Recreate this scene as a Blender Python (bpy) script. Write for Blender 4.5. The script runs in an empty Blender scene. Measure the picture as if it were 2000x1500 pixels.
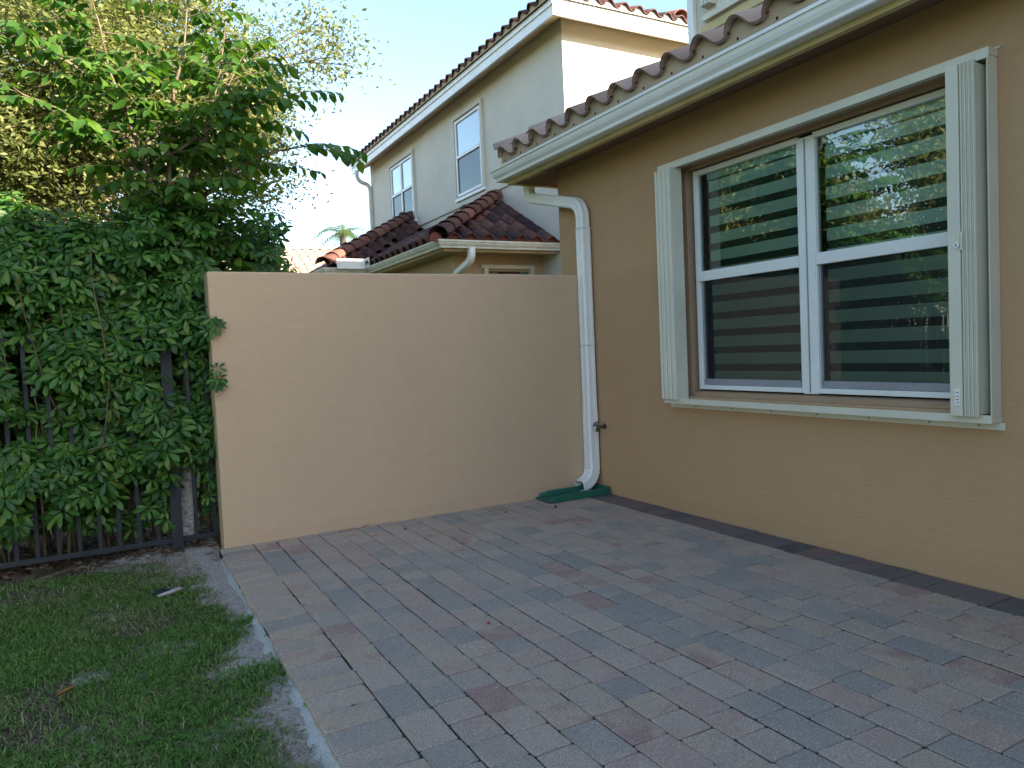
import bpy, bmesh, math, random
import numpy as np
from mathutils import Vector, Matrix

random.seed(7)
rng = np.random.default_rng(7)
scene = bpy.context.scene
COL = scene.collection

# ------------------------------------------------------------------ camera
CAM = Vector((-3.747, -5.429, 1.3))
RIGHT = Vector((0.87723583, -0.47793363, -0.04513035))
DOWN = Vector((-0.06266946, -0.02080633, -0.99781744))
FWD = Vector((0.47595151, 0.8781495, -0.0482039))
cam_data = bpy.data.cameras.new('camera')
cam_data.sensor_width = 36.0
cam_data.lens = 1435.0 / 2000.0 * 36.0
cam_data.clip_start = 0.05
cam_data.clip_end = 2000.0
cam = bpy.data.objects.new('camera', cam_data)
COL.objects.link(cam)
cam.matrix_world = Matrix(((RIGHT.x, -DOWN.x, -FWD.x, CAM.x),
                           (RIGHT.y, -DOWN.y, -FWD.y, CAM.y),
                           (RIGHT.z, -DOWN.z, -FWD.z, CAM.z),
                           (0, 0, 0, 1)))
scene.camera = cam

# ------------------------------------------------------------------ light
SUN_EL = math.radians(20.5)
SUN_AZ = math.radians(150.0)          # clockwise from +Y
S = Vector((math.sin(SUN_AZ) * math.cos(SUN_EL), math.cos(SUN_AZ) * math.cos(SUN_EL), math.sin(SUN_EL)))
world = bpy.data.worlds.new('World')
scene.world = world
world.use_nodes = True
wn = world.node_tree.nodes
wn.clear()
sky = wn.new('ShaderNodeTexSky')
sky.sky_type = 'NISHITA'
sky.sun_disc = False
sky.sun_elevation = SUN_EL
sky.sun_rotation = SUN_AZ
sky.air_density = 1.0
sky.dust_density = 0.8
sky.ozone_density = 1.0
bg = wn.new('ShaderNodeBackground')
bg.inputs['Strength'].default_value = 0.12
wo = wn.new('ShaderNodeOutputWorld')
world.node_tree.links.new(sky.outputs['Color'], bg.inputs['Color'])
world.node_tree.links.new(bg.outputs['Background'], wo.inputs['Surface'])
sun_data = bpy.data.lights.new('sun', 'SUN')
sun_data.energy = 5.0
sun_data.angle = math.radians(0.53)
sun_data.color = (1.0, 0.90, 0.74)
sun = bpy.data.objects.new('sun', sun_data)
COL.objects.link(sun)
sun.rotation_euler = S.to_track_quat('Z', 'Y').to_euler()
vs = scene.view_settings
vs.view_transform = 'Standard'
vs.look = 'None'
vs.exposure = 2.1
vs.gamma = 1.0
vs.use_curve_mapping = False

# ------------------------------------------------------------------ materials
def new_mat(name):
    m = bpy.data.materials.new(name)
    m.use_nodes = True
    nt = m.node_tree
    nt.nodes.clear()
    out = nt.nodes.new('ShaderNodeOutputMaterial')
    return m, nt, out

def N(nt, t, **kw):
    n = nt.nodes.new(t)
    for k, v in kw.items():
        if k in n.inputs.keys():
            n.inputs[k].default_value = v
        else:
            setattr(n, k, v)
    return n

def ramp(nt, fac, stops, interp='LINEAR'):
    r = nt.nodes.new('ShaderNodeValToRGB')
    r.color_ramp.interpolation = interp
    e = r.color_ramp.elements
    while len(e) < len(stops):
        e.new(0.5)
    for i, (p, c) in enumerate(stops):
        e[i].position = p
        e[i].color = (*c, 1) if len(c) == 3 else c
    nt.links.new(fac, r.inputs['Fac'])
    return r.outputs['Color']

def mixc(nt, fac, a, b, blend='MIX'):
    m = nt.nodes.new('ShaderNodeMix')
    m.data_type = 'RGBA'
    m.blend_type = blend
    for sock, v in ((0, fac), (6, a), (7, b)):
        if isinstance(v, (int, float)):
            m.inputs[sock].default_value = v
        elif isinstance(v, tuple):
            m.inputs[sock].default_value = (*v, 1) if len(v) == 3 else v
        else:
            nt.links.new(v, m.inputs[sock])
    return m.outputs[2]

def coords(nt, scale=(1, 1, 1), kind='Object', rot=(0, 0, 0)):
    tc = nt.nodes.new('ShaderNodeTexCoord')
    mp = nt.nodes.new('ShaderNodeMapping')
    mp.inputs['Scale'].default_value = scale
    mp.inputs['Rotation'].default_value = rot
    nt.links.new(tc.outputs[kind], mp.inputs['Vector'])
    return mp.outputs['Vector']

def noise(nt, vec, scale, detail=4, rough=0.55, out='Fac'):
    n = N(nt, 'ShaderNodeTexNoise', Scale=scale, Detail=detail, Roughness=rough)
    nt.links.new(vec, n.inputs['Vector'])
    return n.outputs[out]

def bump(nt, h, strength, dist, normal=None):
    b = N(nt, 'ShaderNodeBump', Strength=strength, Distance=dist)
    nt.links.new(h, b.inputs['Height'])
    if normal is not None:
        nt.links.new(normal, b.inputs['Normal'])
    return b.outputs['Normal']

def principled(nt, out, color, rough=0.6, normal=None, metallic=0.0, spec=0.5):
    p = nt.nodes.new('ShaderNodeBsdfPrincipled')
    if isinstance(color, tuple):
        p.inputs['Base Color'].default_value = (*color, 1)
    else:
        nt.links.new(color, p.inputs['Base Color'])
    if isinstance(rough, (int, float)):
        p.inputs['Roughness'].default_value = rough
    else:
        nt.links.new(rough, p.inputs['Roughness'])
    p.inputs['Metallic'].default_value = metallic
    p.inputs['Specular IOR Level'].default_value = spec
    if normal is not None:
        nt.links.new(normal, p.inputs['Normal'])
    nt.links.new(p.outputs[0], out.inputs['Surface'])
    return p

def mat_stucco(name, base, var=0.08, wave=1.0, axis='x'):
    """skip-trowel stucco: broad blotches, horizontal trowel ridges, fine sand"""
    m, nt, out = new_mat(name)
    v = coords(nt)
    vh = coords(nt, (6.0, 6.0, 34.0))
    vf = coords(nt, (70, 70, 110))
    blot = noise(nt, v, 1.3, 5, 0.6)
    blot2 = noise(nt, v, 9.0, 4, 0.6)
    dark = tuple(c * (1 - var) for c in base)
    lite = tuple(min(1, c * (1 + var)) for c in base)
    c1 = ramp(nt, blot, [(0.3, dark), (0.7, lite)])
    c2 = mixc(nt, 0.09, c1, ramp(nt, blot2, [(0.35, tuple(c * 0.75 for c in base)), (0.6, base)]), 'MIX')
    ridg = N(nt, 'ShaderNodeTexNoise', Scale=1.0, Detail=5, Roughness=0.6, Distortion=0.8)
    nt.links.new(vh, ridg.inputs['Vector'])
    rr = ramp(nt, ridg.outputs['Fac'], [(0.42, (0, 0, 0)), (0.56, (1, 1, 1))])
    fine = noise(nt, vf, 3.0, 3, 0.6)
    n1 = bump(nt, rr, 0.32 * wave, 0.003)
    n2 = bump(nt, fine, 0.25, 0.0015, n1)
    # thin hairline trowel creases
    crease = ramp(nt, ridg.outputs['Fac'], [(0.485, (1, 1, 1)), (0.5, (0.86, 0.86, 0.86)), (0.515, (1, 1, 1))])
    c3 = mixc(nt, 0.6 * wave, c2, crease, 'MULTIPLY')
    # rain streaks and a splash-stained foot of irregular height
    vs_ = coords(nt, (5.0, 5.0, 0.35))
    st = noise(nt, vs_, 2.2, 5, 0.65)
    c3 = mixc(nt, 0.06, c3, ramp(nt, st, [(0.32, (0.84, 0.83, 0.81)), (0.55, (1, 1, 1))]), 'MULTIPLY')
    tcg = nt.nodes.new('ShaderNodeNewGeometry')
    sx = nt.nodes.new('ShaderNodeSeparateXYZ')
    nt.links.new(tcg.outputs['Position'], sx.inputs[0])
    ht = N(nt, 'ShaderNodeMath', operation='MULTIPLY_ADD')
    nt.links.new(noise(nt, coords(nt, (1, 1, 1)), 5.0, 5, 0.7), ht.inputs[0])
    ht.inputs[1].default_value = -0.16
    nt.links.new(sx.outputs[2], ht.inputs[2])
    c3 = mixc(nt, 0.12, c3, ramp(nt, ht.outputs[0], [(0.0, (0.78, 0.75, 0.70)), (0.03, (1, 1, 1))]), 'MULTIPLY')
    principled(nt, out, c3, 0.88, n2, spec=0.25)
    return m

def mat_paint(name, base, rough=0.4, dirt=0.12, spec=0.5, scale=3.0):
    m, nt, out = new_mat(name)
    v = coords(nt)
    n = noise(nt, v, scale, 5, 0.65)
    n2 = noise(nt, v, scale * 9, 3, 0.6)
    d = tuple(c * (1 - dirt * 2) for c in base)
    c = ramp(nt, n, [(0.3, d), (0.62, base)])
    c = mixc(nt, 0.15, c, ramp(nt, n2, [(0.35, d), (0.55, base)]))
    r = ramp(nt, n, [(0.3, (min(1, rough + .2),) * 3), (0.7, (rough,) * 3)])
    principled(nt, out, c, r, bump(nt, n2, 0.08, 0.001), spec=spec)
    return m

def mat_random(name, stops, rough=0.8, island=False, detail_scale=20, bumpd=0.003, within=0.35, speck=0.0, spec=0.4, bstr=0.6):
    """colour differs from piece to piece, with drifts of colour inside each piece"""
    m, nt, out = new_mat(name)
    if island:
        g = nt.nodes.new('ShaderNodeNewGeometry')
        rnd = g.outputs['Random Per Island']
    else:
        oi = nt.nodes.new('ShaderNodeObjectInfo')
        rnd = oi.outputs['Random']
    tc = nt.nodes.new('ShaderNodeNewGeometry')
    n = N(nt, 'ShaderNodeTexNoise', Scale=detail_scale * 0.3, Detail=3, Roughness=0.6)
    n.noise_dimensions = '4D'
    nt.links.new(tc.outputs['Position'], n.inputs['Vector'])
    mul = N(nt, 'ShaderNodeMath', operation='MULTIPLY')
    nt.links.new(rnd, mul.inputs[0])
    mul.inputs[1].default_value = 37.0
    nt.links.new(mul.outputs[0], n.inputs['W'])
    a = N(nt, 'ShaderNodeMath', operation='MULTIPLY_ADD')
    nt.links.new(n.outputs['Fac'], a.inputs[0])
    a.inputs[1].default_value = within * 2
    s = N(nt, 'ShaderNodeMath', operation='SUBTRACT')
    nt.links.new(rnd, s.inputs[0])
    s.inputs[1].default_value = within
    nt.links.new(s.outputs[0], a.inputs[2])
    c = ramp(nt, a.outputs[0], stops)
    fine = N(nt, 'ShaderNodeTexNoise', Scale=detail_scale * 9, Detail=3, Roughness=0.7)
    nt.links.new(tc.outputs['Position'], fine.inputs['Vector'])
    grain = ramp(nt, fine.outputs['Fac'], [(0.3, (0.45, 0.45, 0.45)), (0.5, (0.95, 0.95, 0.95)), (0.68, (1.25, 1.25, 1.25))])
    c = mixc(nt, 0.8, c, grain, 'MULTIPLY')
    if speck > 0:
        vo = N(nt, 'ShaderNodeTexVoronoi', Scale=detail_scale * 9)
        nt.links.new(tc.outputs['Position'], vo.inputs['Vector'])
        sp = ramp(nt, vo.outputs['Distance'], [(0.16, (1, 1, 1)), (0.3, (0, 0, 0))])
        vr = N(nt, 'ShaderNodeSeparateColor')
        nt.links.new(vo.outputs['Color'], vr.inputs[0])
        pick = ramp(nt, vr.outputs[0], [(0.55, (0, 0, 0)), (0.72, (1, 1, 1))])
        f = mixc(nt, 1.0, sp, pick, 'MULTIPLY')
        f2 = mixc(nt, 1.0, f, (speck, speck, speck), 'MULTIPLY')
        c = mixc(nt, f2, c, (0.80, 0.76, 0.70))
    principled(nt, out, c, rough, bump(nt, fine.outputs['Fac'], bstr, bumpd), spec=spec)
    return m

def mat_leaf(name, c_dark, c_mid, c_lite, rough=0.38, trans=0.32, island=True, t_tint=(1.25, 1.35, 0.5), rare=None):
    m, nt, out = new_mat(name)
    if island:
        g = nt.nodes.new('ShaderNodeNewGeometry')
        rnd = g.outputs['Random Per Island']
    else:
        rnd = nt.nodes.new('ShaderNodeObjectInfo').outputs['Random']
    stops = [(0.0, c_dark), (0.5, c_mid), (0.92, c_lite)]
    if rare:
        stops += [(0.988, c_lite), (0.996, rare)]
    c = ramp(nt, rnd, stops)
    p = nt.nodes.new('ShaderNodeBsdfPrincipled')
    nt.links.new(c, p.inputs['Base Color'])
    p.inputs['Roughness'].default_value = rough
    p.inputs['Specular IOR Level'].default_value = 0.32
    t = nt.nodes.new('ShaderNodeBsdfTranslucent')
    nt.links.new(mixc(nt, 1.0, c, t_tint, 'MULTIPLY'), t.inputs['Color'])
    mx = nt.nodes.new('ShaderNodeMixShader')
    mx.inputs[0].default_value = trans
    nt.links.new(p.outputs[0], mx.inputs[1])
    nt.links.new(t.outputs[0], mx.inputs[2])
    nt.links.new(mx.outputs[0], out.inputs['Surface'])
    return m

def mat_bark(name, a, b, scale=14, streak=(1, 1, .25), bd=0.006):
    m, nt, out = new_mat(name)
    v = coords(nt, streak)
    n = noise(nt, v, scale, 6, 0.7)
    c = ramp(nt, n, [(0.35, a), (0.62, b)])
    principled(nt, out, c, 0.9, bump(nt, n, 0.7, bd), spec=0.2)
    return m

def mat_glass(name, tint=(0.55, 0.66, 0.62), boost=1.0, wob=0.02):
    m, nt, out = new_mat(name)
    v = coords(nt)
    n = noise(nt, v, 2.2, 2, 0.5)
    nb = bump(nt, n, wob, 0.05)
    f = N(nt, 'ShaderNodeFresnel', IOR=2.2)
    k = N(nt, 'ShaderNodeMath', operation='MULTIPLY', use_clamp=True)
    nt.links.new(f.outputs[0], k.inputs[0])
    k.inputs[1].default_value = boost
    tr = nt.nodes.new('ShaderNodeBsdfTransparent')
    tr.inputs[0].default_value = (*tint, 1)
    gl = N(nt, 'ShaderNodeBsdfGlossy', Roughness=0.0)
    gl.inputs['Color'].default_value = (0.95, 1.0, 0.98, 1)
    nt.links.new(nb, gl.inputs['Normal'])
    mx = nt.nodes.new('ShaderNodeMixShader')
    nt.links.new(k.outputs[0], mx.inputs[0])
    nt.links.new(tr.outputs[0], mx.inputs[1])
    nt.links.new(gl.outputs[0], mx.inputs[2])
    nt.links.new(mx.outputs[0], out.inputs['Surface'])
    return m

def mat_screen(name, alpha=0.55, col=(0.02, 0.022, 0.025)):
    m, nt, out = new_mat(name)
    tr = nt.nodes.new('ShaderNodeBsdfTransparent')
    d = nt.nodes.new('ShaderNodeBsdfDiffuse')
    d.inputs[0].default_value = (*col, 1)
    mx = nt.nodes.new('ShaderNodeMixShader')
    mx.inputs[0].default_value = alpha
    nt.links.new(tr.outputs[0], mx.inputs[1])
    nt.links.new(d.outputs[0], mx.inputs[2])
    nt.links.new(mx.outputs[0], out.inputs['Surface'])
    return m

M = {}
M['tan'] = mat_stucco('tan_stucco', (0.475, 0.295, 0.162), 0.025, 0.7)
M['wall_tan'] = mat_stucco('wall_tan_stucco', (0.55, 0.378, 0.242), 0.02, 0.55)
M['cream'] = mat_stucco('cream_stucco', (0.64, 0.585, 0.50), 0.06, 0.35)
M['cream_tan'] = mat_stucco('lower_stucco', (0.50, 0.38, 0.25), 0.06, 0.35)
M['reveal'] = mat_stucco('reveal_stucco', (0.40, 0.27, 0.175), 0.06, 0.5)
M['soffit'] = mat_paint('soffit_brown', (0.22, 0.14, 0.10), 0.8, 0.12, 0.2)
M['soffit_tan'] = mat_paint('soffit_tan', (0.52, 0.40, 0.26), 0.8, 0.08, 0.2)
M['fascia'] = mat_paint('fascia_ochre', (0.62, 0.50, 0.26), 0.6, 0.1, 0.3)
M['closure'] = mat_paint('eave_closure', (0.50, 0.37, 0.25), 0.8, 0.1, 0.2)
M['white'] = mat_paint('white_aluminium', (0.85, 0.835, 0.81), 0.33, 0.05)
M['white_old'] = mat_paint('weathered_white_aluminium', (0.72, 0.69, 0.60), 0.45, 0.14, scale=7)
M['ivory'] = mat_paint('ivory_shutter', (0.68, 0.645, 0.53), 0.4, 0.06)
M['frame'] = mat_paint('window_frame_white', (0.80, 0.80, 0.78), 0.35, 0.04)
M['sashgrey'] = mat_paint('sash_grey', (0.30, 0.30, 0.32), 0.5, 0.1)
M['band'] = mat_paint('blind_fabric', (0.86, 0.89, 0.89), 0.9, 0.03, 0.1)
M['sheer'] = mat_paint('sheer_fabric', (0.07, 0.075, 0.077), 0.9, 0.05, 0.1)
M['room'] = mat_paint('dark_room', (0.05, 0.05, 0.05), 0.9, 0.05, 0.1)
M['glass'] = mat_glass('window_glass', (0.78, 0.96, 0.94), 1.0, 0.012)
M['glass_far'] = mat_glass('far_window_glass', (0.45, 0.52, 0.55), 1.5, 0.03)
M['screen'] = mat_screen('insect_screen_mesh', 0.40, (0.035, 0.038, 0.042))
M['dark'] = mat_paint('hollow_shade', (0.02, 0.02, 0.02), 0.8, 0.05, 0.2)  # near-black colour stands in for the shade inside small openings
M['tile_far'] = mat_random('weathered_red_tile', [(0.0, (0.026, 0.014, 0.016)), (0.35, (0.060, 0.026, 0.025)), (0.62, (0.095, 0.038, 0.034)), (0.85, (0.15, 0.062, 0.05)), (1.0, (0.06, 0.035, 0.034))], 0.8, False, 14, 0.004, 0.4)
M['tile_ridge'] = mat_random('ridge_tile_red', [(0.0, (0.08, 0.035, 0.03)), (0.5, (0.14, 0.058, 0.045)), (1.0, (0.23, 0.10, 0.075))], 0.8, False, 14, 0.004, 0.3)
M['tile_near'] = mat_random('faded_pink_tile', [(0.0, (0.30, 0.20, 0.165)), (0.5, (0.40, 0.27, 0.22)), (1.0, (0.47, 0.35, 0.29))], 0.85, False, 16, 0.004, 0.3)
M['tile_edge'] = mat_paint('tile_cut_edge', (0.16, 0.085, 0.065), 0.85, 0.2, 0.2)
M['tile_mortar'] = mat_paint('red_mortar', (0.22, 0.075, 0.05), 0.9, 0.2, 0.2, 12)
M['tile_edge_near'] = mat_paint('near_tile_edge', (0.23, 0.135, 0.105), 0.85, 0.25, 0.2, 14)
M['tile_base'] = mat_paint('roof_underlay', (0.07, 0.03, 0.025), 0.9, 0.1, 0.2)
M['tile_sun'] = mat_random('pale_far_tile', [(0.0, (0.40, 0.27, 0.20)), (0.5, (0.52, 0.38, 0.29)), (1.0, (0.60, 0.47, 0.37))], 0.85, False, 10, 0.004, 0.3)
PAV = [(0.0, (0.31, 0.28, 0.247)), (0.2, (0.37, 0.318, 0.264)), (0.36, (0.455, 0.35, 0.28)), (0.5, (0.46, 0.365, 0.285)),
       (0.64, (0.445, 0.312, 0.25)), (0.76, (0.40, 0.33, 0.27)), (0.88, (0.465, 0.36, 0.26)), (1.0, (0.37, 0.235, 0.20))]
M['paver'] = mat_random('concrete_paver', PAV, 0.85, False, 17, 0.008, 0.38, 1.0, 0.35, 1.0)
M['paver_far'] = mat_random('concrete_paver_joined', PAV, 0.85, True, 17, 0.008, 0.38, 1.0, 0.35, 1.0)
DPV = [(0.0, (0.075, 0.072, 0.075)), (0.3, (0.14, 0.122, 0.115)), (0.6, (0.19, 0.122, 0.108)), (0.8, (0.13, 0.12, 0.118)), (1.0, (0.22, 0.135, 0.118))]
M['paver_dark'] = mat_random('damp_dark_paver', DPV, 0.75, False, 22, 0.003, 0.3, 0.12, 0.4, 0.7)
M['paver_dark_far'] = mat_random('damp_dark_paver_joined', DPV, 0.75, True, 22, 0.003, 0.3, 0.12, 0.4, 0.7)
M['joint'] = mat_paint('joint_sand', (0.045, 0.042, 0.038), 0.95, 0.2, 0.1, 30)
M['concrete'] = mat_random('edging_concrete', [(0.0, (0.40, 0.385, 0.36)), (1.0, (0.58, 0.56, 0.53))], 0.95, False, 16, 0.006, 0.5, 0.0, 0.2, 0.9)
M['black'] = mat_paint('black_powder_coat', (0.019, 0.022, 0.029), 0.5, 0.15, 0.4, 8)
M['green_plastic'] = mat_paint('green_plastic', (0.012, 0.115, 0.075), 0.45, 0.15, 0.45, 9)
M['brass'] = mat_paint('tarnished_brass', (0.10, 0.085, 0.06), 0.45, 0.3, 0.5, 60)
M['trunk_white'] = mat_bark('lichen_white_bark', (0.22, 0.20, 0.175), (0.80, 0.78, 0.74), 16, (1, 1, 1.6), 0.004)
M['stem'] = mat_bark('tan_stem_bark', (0.07, 0.05, 0.032), (0.19, 0.145, 0.095), 20)
M['bark'] = mat_bark('grey_bark', (0.05, 0.04, 0.032), (0.17, 0.145, 0.115), 9)
M['schefflera'] = mat_leaf('schefflera_leaf', (0.022, 0.072, 0.011), (0.040, 0.118, 0.017), (0.085, 0.185, 0.026), 0.42, 0.25, True, rare=(0.16, 0.17, 0.03))
M['broad'] = mat_leaf('broad_leaf', (0.034, 0.095, 0.017), (0.06, 0.14, 0.023), (0.12, 0.21, 0.032), 0.4, 0.42, True)
M['broad_o'] = mat_leaf('broad_leaf_single', (0.034, 0.095, 0.017), (0.06, 0.14, 0.023), (0.12, 0.21, 0.032), 0.4, 0.42, False)
M['oak'] = mat_leaf('oak_leaf', (0.10, 0.135, 0.04), (0.185, 0.21, 0.065), (0.32, 0.32, 0.12), 0.5, 0.5, True, (1.1, 1.15, 0.6))
M['oak_shaded'] = mat_leaf('shaded_leaf', (0.03, 0.055, 0.014), (0.06, 0.09, 0.02), (0.12, 0.15, 0.035), 0.45, 0.4, True)  # leaf colours darkened to put the tree's shade into them
M['palm'] = mat_leaf('palm_leaf', (0.05, 0.09, 0.02), (0.08, 0.13, 0.03), (0.13, 0.18, 0.04), 0.45, 0.3, True)
M['grass'] = mat_leaf('grass_blade', (0.07, 0.145, 0.03), (0.12, 0.225, 0.046), (0.21, 0.31, 0.08), 0.6, 0.38, True)
M['grass_dry'] = mat_leaf('dry_grass_blade', (0.15, 0.115, 0.06), (0.28, 0.22, 0.125), (0.42, 0.35, 0.22), 0.7, 0.3, True, (1, 1, 1))
M['clover'] = mat_leaf('clover_leaf', (0.03, 0.11, 0.015), (0.06, 0.18, 0.02), (0.10, 0.24, 0.03), 0.45, 0.3, True)
M['litter'] = mat_leaf('dead_leaf', (0.045, 0.025, 0.015), (0.11, 0.055, 0.03), (0.22, 0.13, 0.08), 0.8, 0.1, True, (1, 1, 1))
M['dead_orange'] = mat_paint('orange_dead_leaf', (0.30, 0.10, 0.035), 0.7, 0.2, 0.3, 40)
M['dead_dark'] = mat_paint('dark_dead_leaf', (0.045, 0.03, 0.022), 0.8, 0.3, 0.3, 40)
M['petal'] = mat_paint('red_petal', (0.35, 0.02, 0.04), 0.6, 0.1, 0.3, 40)
M['stone_dark'] = mat_paint('dark_stone', (0.025, 0.026, 0.03), 0.8, 0.3, 0.3, 40)

def mat_soil():
    m, nt, out = new_mat('sandy_soil')
    v = coords(nt)
    at = nt.nodes.new('ShaderNodeAttribute')
    at.attribute_name = 'sandy'
    n = noise(nt, v, 9, 6, 0.7)
    n2 = noise(nt, v, 60, 5, 0.7)
    sand = ramp(nt, n2, [(0.3, (0.24, 0.20, 0.165)), (0.55, (0.47, 0.42, 0.37)), (0.75, (0.60, 0.55, 0.49))])
    soil = ramp(nt, n2, [(0.3, (0.05, 0.042, 0.03)), (0.6, (0.14, 0.115, 0.08)), (0.8, (0.22, 0.185, 0.135))])
    a = N(nt, 'ShaderNodeMath', operation='ADD')
    nt.links.new(at.outputs['Fac'], a.inputs[0])
    sb = N(nt, 'ShaderNodeMath', operation='MULTIPLY_ADD')
    nt.links.new(n, sb.inputs[0]); sb.inputs[1].default_value = 1.4; sb.inputs[2].default_value = -0.7
    nt.links.new(sb.outputs[0], a.inputs[1])
    f = ramp(nt, a.outputs[0], [(0.35, (0, 0, 0)), (0.6, (1, 1, 1))])
    principled(nt, out, mixc(nt, f, soil, sand), 0.95, bump(nt, n2, 1.0, 0.02), spec=0.15)
    return m
M['soil'] = mat_soil()
def mat_ground():
    m, nt, out = new_mat('far_ground')
    v = coords(nt)
    n = noise(nt, v, 0.6, 6, 0.7)
    c = ramp(nt, n, [(0.35, (0.045, 0.08, 0.02)), (0.65, (0.10, 0.13, 0.04))])
    principled(nt, out, c, 0.95, spec=0.1)
    return m
M['ground'] = mat_ground()

# ------------------------------------------------------------------ mesh helpers
class MB:
    def __init__(s):
        s.v = []; s.f = []
    def add(s, v, f):
        o = len(s.v)
        s.v += [tuple(p) for p in v]
        s.f += [tuple(i + o for i in q) for q in f]
    def box(s, x0, x1, y0, y1, z0, z1):
        s.add([(x0, y0, z0), (x1, y0, z0), (x1, y1, z0), (x0, y1, z0), (x0, y0, z1), (x1, y0, z1), (x1, y1, z1), (x0, y1, z1)],
              [(0, 3, 2, 1), (4, 5, 6, 7), (0, 1, 5, 4), (1, 2, 6, 5), (2, 3, 7, 6), (3, 0, 4, 7)])
        return s
    def tube(s, pts, rad, n=8, caps=True):
        pts = [Vector(p) for p in pts]
        if isinstance(rad, (int, float)):
            rad = [rad] * len(pts)
        rings = []
        up = None
        for i, p in enumerate(pts):
            d = (pts[min(i + 1, len(pts) - 1)] - pts[max(i - 1, 0)])
            d.normalize()
            if up is None:
                up = d.orthogonal().normalized()
            else:
                up = (up - d * up.dot(d))
                if up.length < 1e-5:
                    up = d.orthogonal()
                up.normalize()
            w = d.cross(up)
            rings.append([p + (up * math.cos(2 * math.pi * k / n) + w * math.sin(2 * math.pi * k / n)) * rad[i] for k in range(n)])
        v = [q for r in rings for q in r]
        f = []
        for i in range(len(pts) - 1):
            for k in range(n):
                f.append((i * n + k, i * n + (k + 1) % n, (i + 1) * n + (k + 1) % n, (i + 1) * n + k))
        if caps:
            f.append(tuple(range(n))[::-1]); f.append(tuple(range((len(pts) - 1) * n, len(pts) * n)))
        s.add(v, f)
        return s
    def prof(s, profile, path, side, up, closed=True, caps=True):
        """sweep a 2D profile [(a, b)] with a along side[i], b along up[i] over path points"""
        n = len(profile)
        rings = [[Vector(p) + Vector(sd) * a + Vector(u) * b for a, b in profile] for p, sd, u in zip(path, side, up)]
        v = [q for r in rings for q in r]
        f = []
        for i in range(len(path) - 1):
            for k in range(n if closed else n - 1):
                f.append((i * n + k, i * n + (k + 1) % n, (i + 1) * n + (k + 1) % n, (i + 1) * n + k))
        if caps and closed:
            f.append(tuple(range(n))[::-1]); f.append(tuple(range((len(path) - 1) * n, len(path) * n)))
        s.add(v, f)
        return s
    def mesh(s, name):
        me = bpy.data.meshes.new(name)
        me.from_pydata(s.v, [], s.f)
        me.update()
        return me

def tag(o, label=None, cat=None, group=None, kind=None):
    if label: o['label'] = label
    if cat: o['category'] = cat
    if group: o['group'] = group
    if kind: o['kind'] = kind
    return o

def smooth(me, on=True):
    me.polygons.foreach_set('use_smooth', [on] * len(me.polygons))

def link(name, me, mat=None, parent=None, sm=False, loc=None, rot=None, bevel=0):
    if isinstance(me, MB):
        me = me.mesh(name)
    o = bpy.data.objects.new(name, me)
    COL.objects.link(o)
    if mat is not None and not me.materials:
        me.materials.append(M[mat] if isinstance(mat, str) else mat)
    if sm:
        smooth(me)
    if parent is not None:
        o.parent = parent
    if loc is not None:
        o.location = loc
    if rot is not None:
        o.rotation_euler = rot
    if bevel:
        b = o.modifiers.new('edge', 'BEVEL')
        b.width = bevel; b.segments = 2; b.limit_method = 'ANGLE'; b.angle_limit = math.radians(40)
    return o

def box(name, ext, mat, parent=None, bevel=0):
    return link(name, MB().box(*ext), mat, parent, bevel=bevel)

def empty(name, loc=(0, 0, 0), **kw):
    o = bpy.data.objects.new(name, None)
    COL.objects.link(o)
    o.location = loc
    o.empty_display_size = 0.2
    tag(o, **kw)
    return o

def np_mesh(name, verts, faces_flat, nper):
    """fast mesh from numpy arrays: all faces have nper corners"""
    me = bpy.data.meshes.new(name)
    verts = np.asarray(verts, dtype=np.float32).reshape(-1, 3)
    ff = np.asarray(faces_flat, dtype=np.int32).reshape(-1)
    nf = len(ff) // nper
    me.vertices.add(len(verts))
    me.vertices.foreach_set('co', verts.ravel())
    me.loops.add(len(ff))
    me.loops.foreach_set('vertex_index', ff)
    me.polygons.add(nf)
    me.polygons.foreach_set('loop_start', np.arange(nf, dtype=np.int32) * nper)
    me.polygons.foreach_set('loop_total', np.full(nf, nper, dtype=np.int32))
    me.update(calc_edges=True)
    return me

def proj(p):
    d = Vector(p) - CAM
    z = d.dot(FWD)
    return (1000 + 1435 * d.dot(RIGHT) / z, 750 + 1435 * d.dot(DOWN) / z, z)

def vnoise(x, y, seed=0):
    """smooth value noise on numpy arrays, 0..1"""
    r = np.random.default_rng(seed).random((256, 256))
    xi = np.floor(x).astype(int); yi = np.floor(y).astype(int)
    fx = x - xi; fy = y - yi
    fx = fx * fx * (3 - 2 * fx); fy = fy * fy * (3 - 2 * fy)
    g = lambda a, b: r[a % 256, b % 256]
    return (g(xi, yi) * (1 - fx) + g(xi + 1, yi) * fx) * (1 - fy) + (g(xi, yi + 1) * (1 - fx) + g(xi + 1, yi + 1) * fx) * fy

def fbm(x, y, seed=0, o=4):
    t = 0; a = 0.5; s = 0
    for k in range(o):
        t = t + a * vnoise(x * 2 ** k, y * 2 ** k, seed + k); s += a; a *= 0.5
    return t / s

# ================================================================== SETTING
g = MB()
g.add([(-400, -400, -0.12), (400, -400, -0.12), (400, 400, -0.12), (-400, 400, -0.12)], [(0, 1, 2, 3)])
tag(link('ground', g, 'ground'), kind='structure')

EDGE = -3.18            # left edge of the pavers
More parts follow.
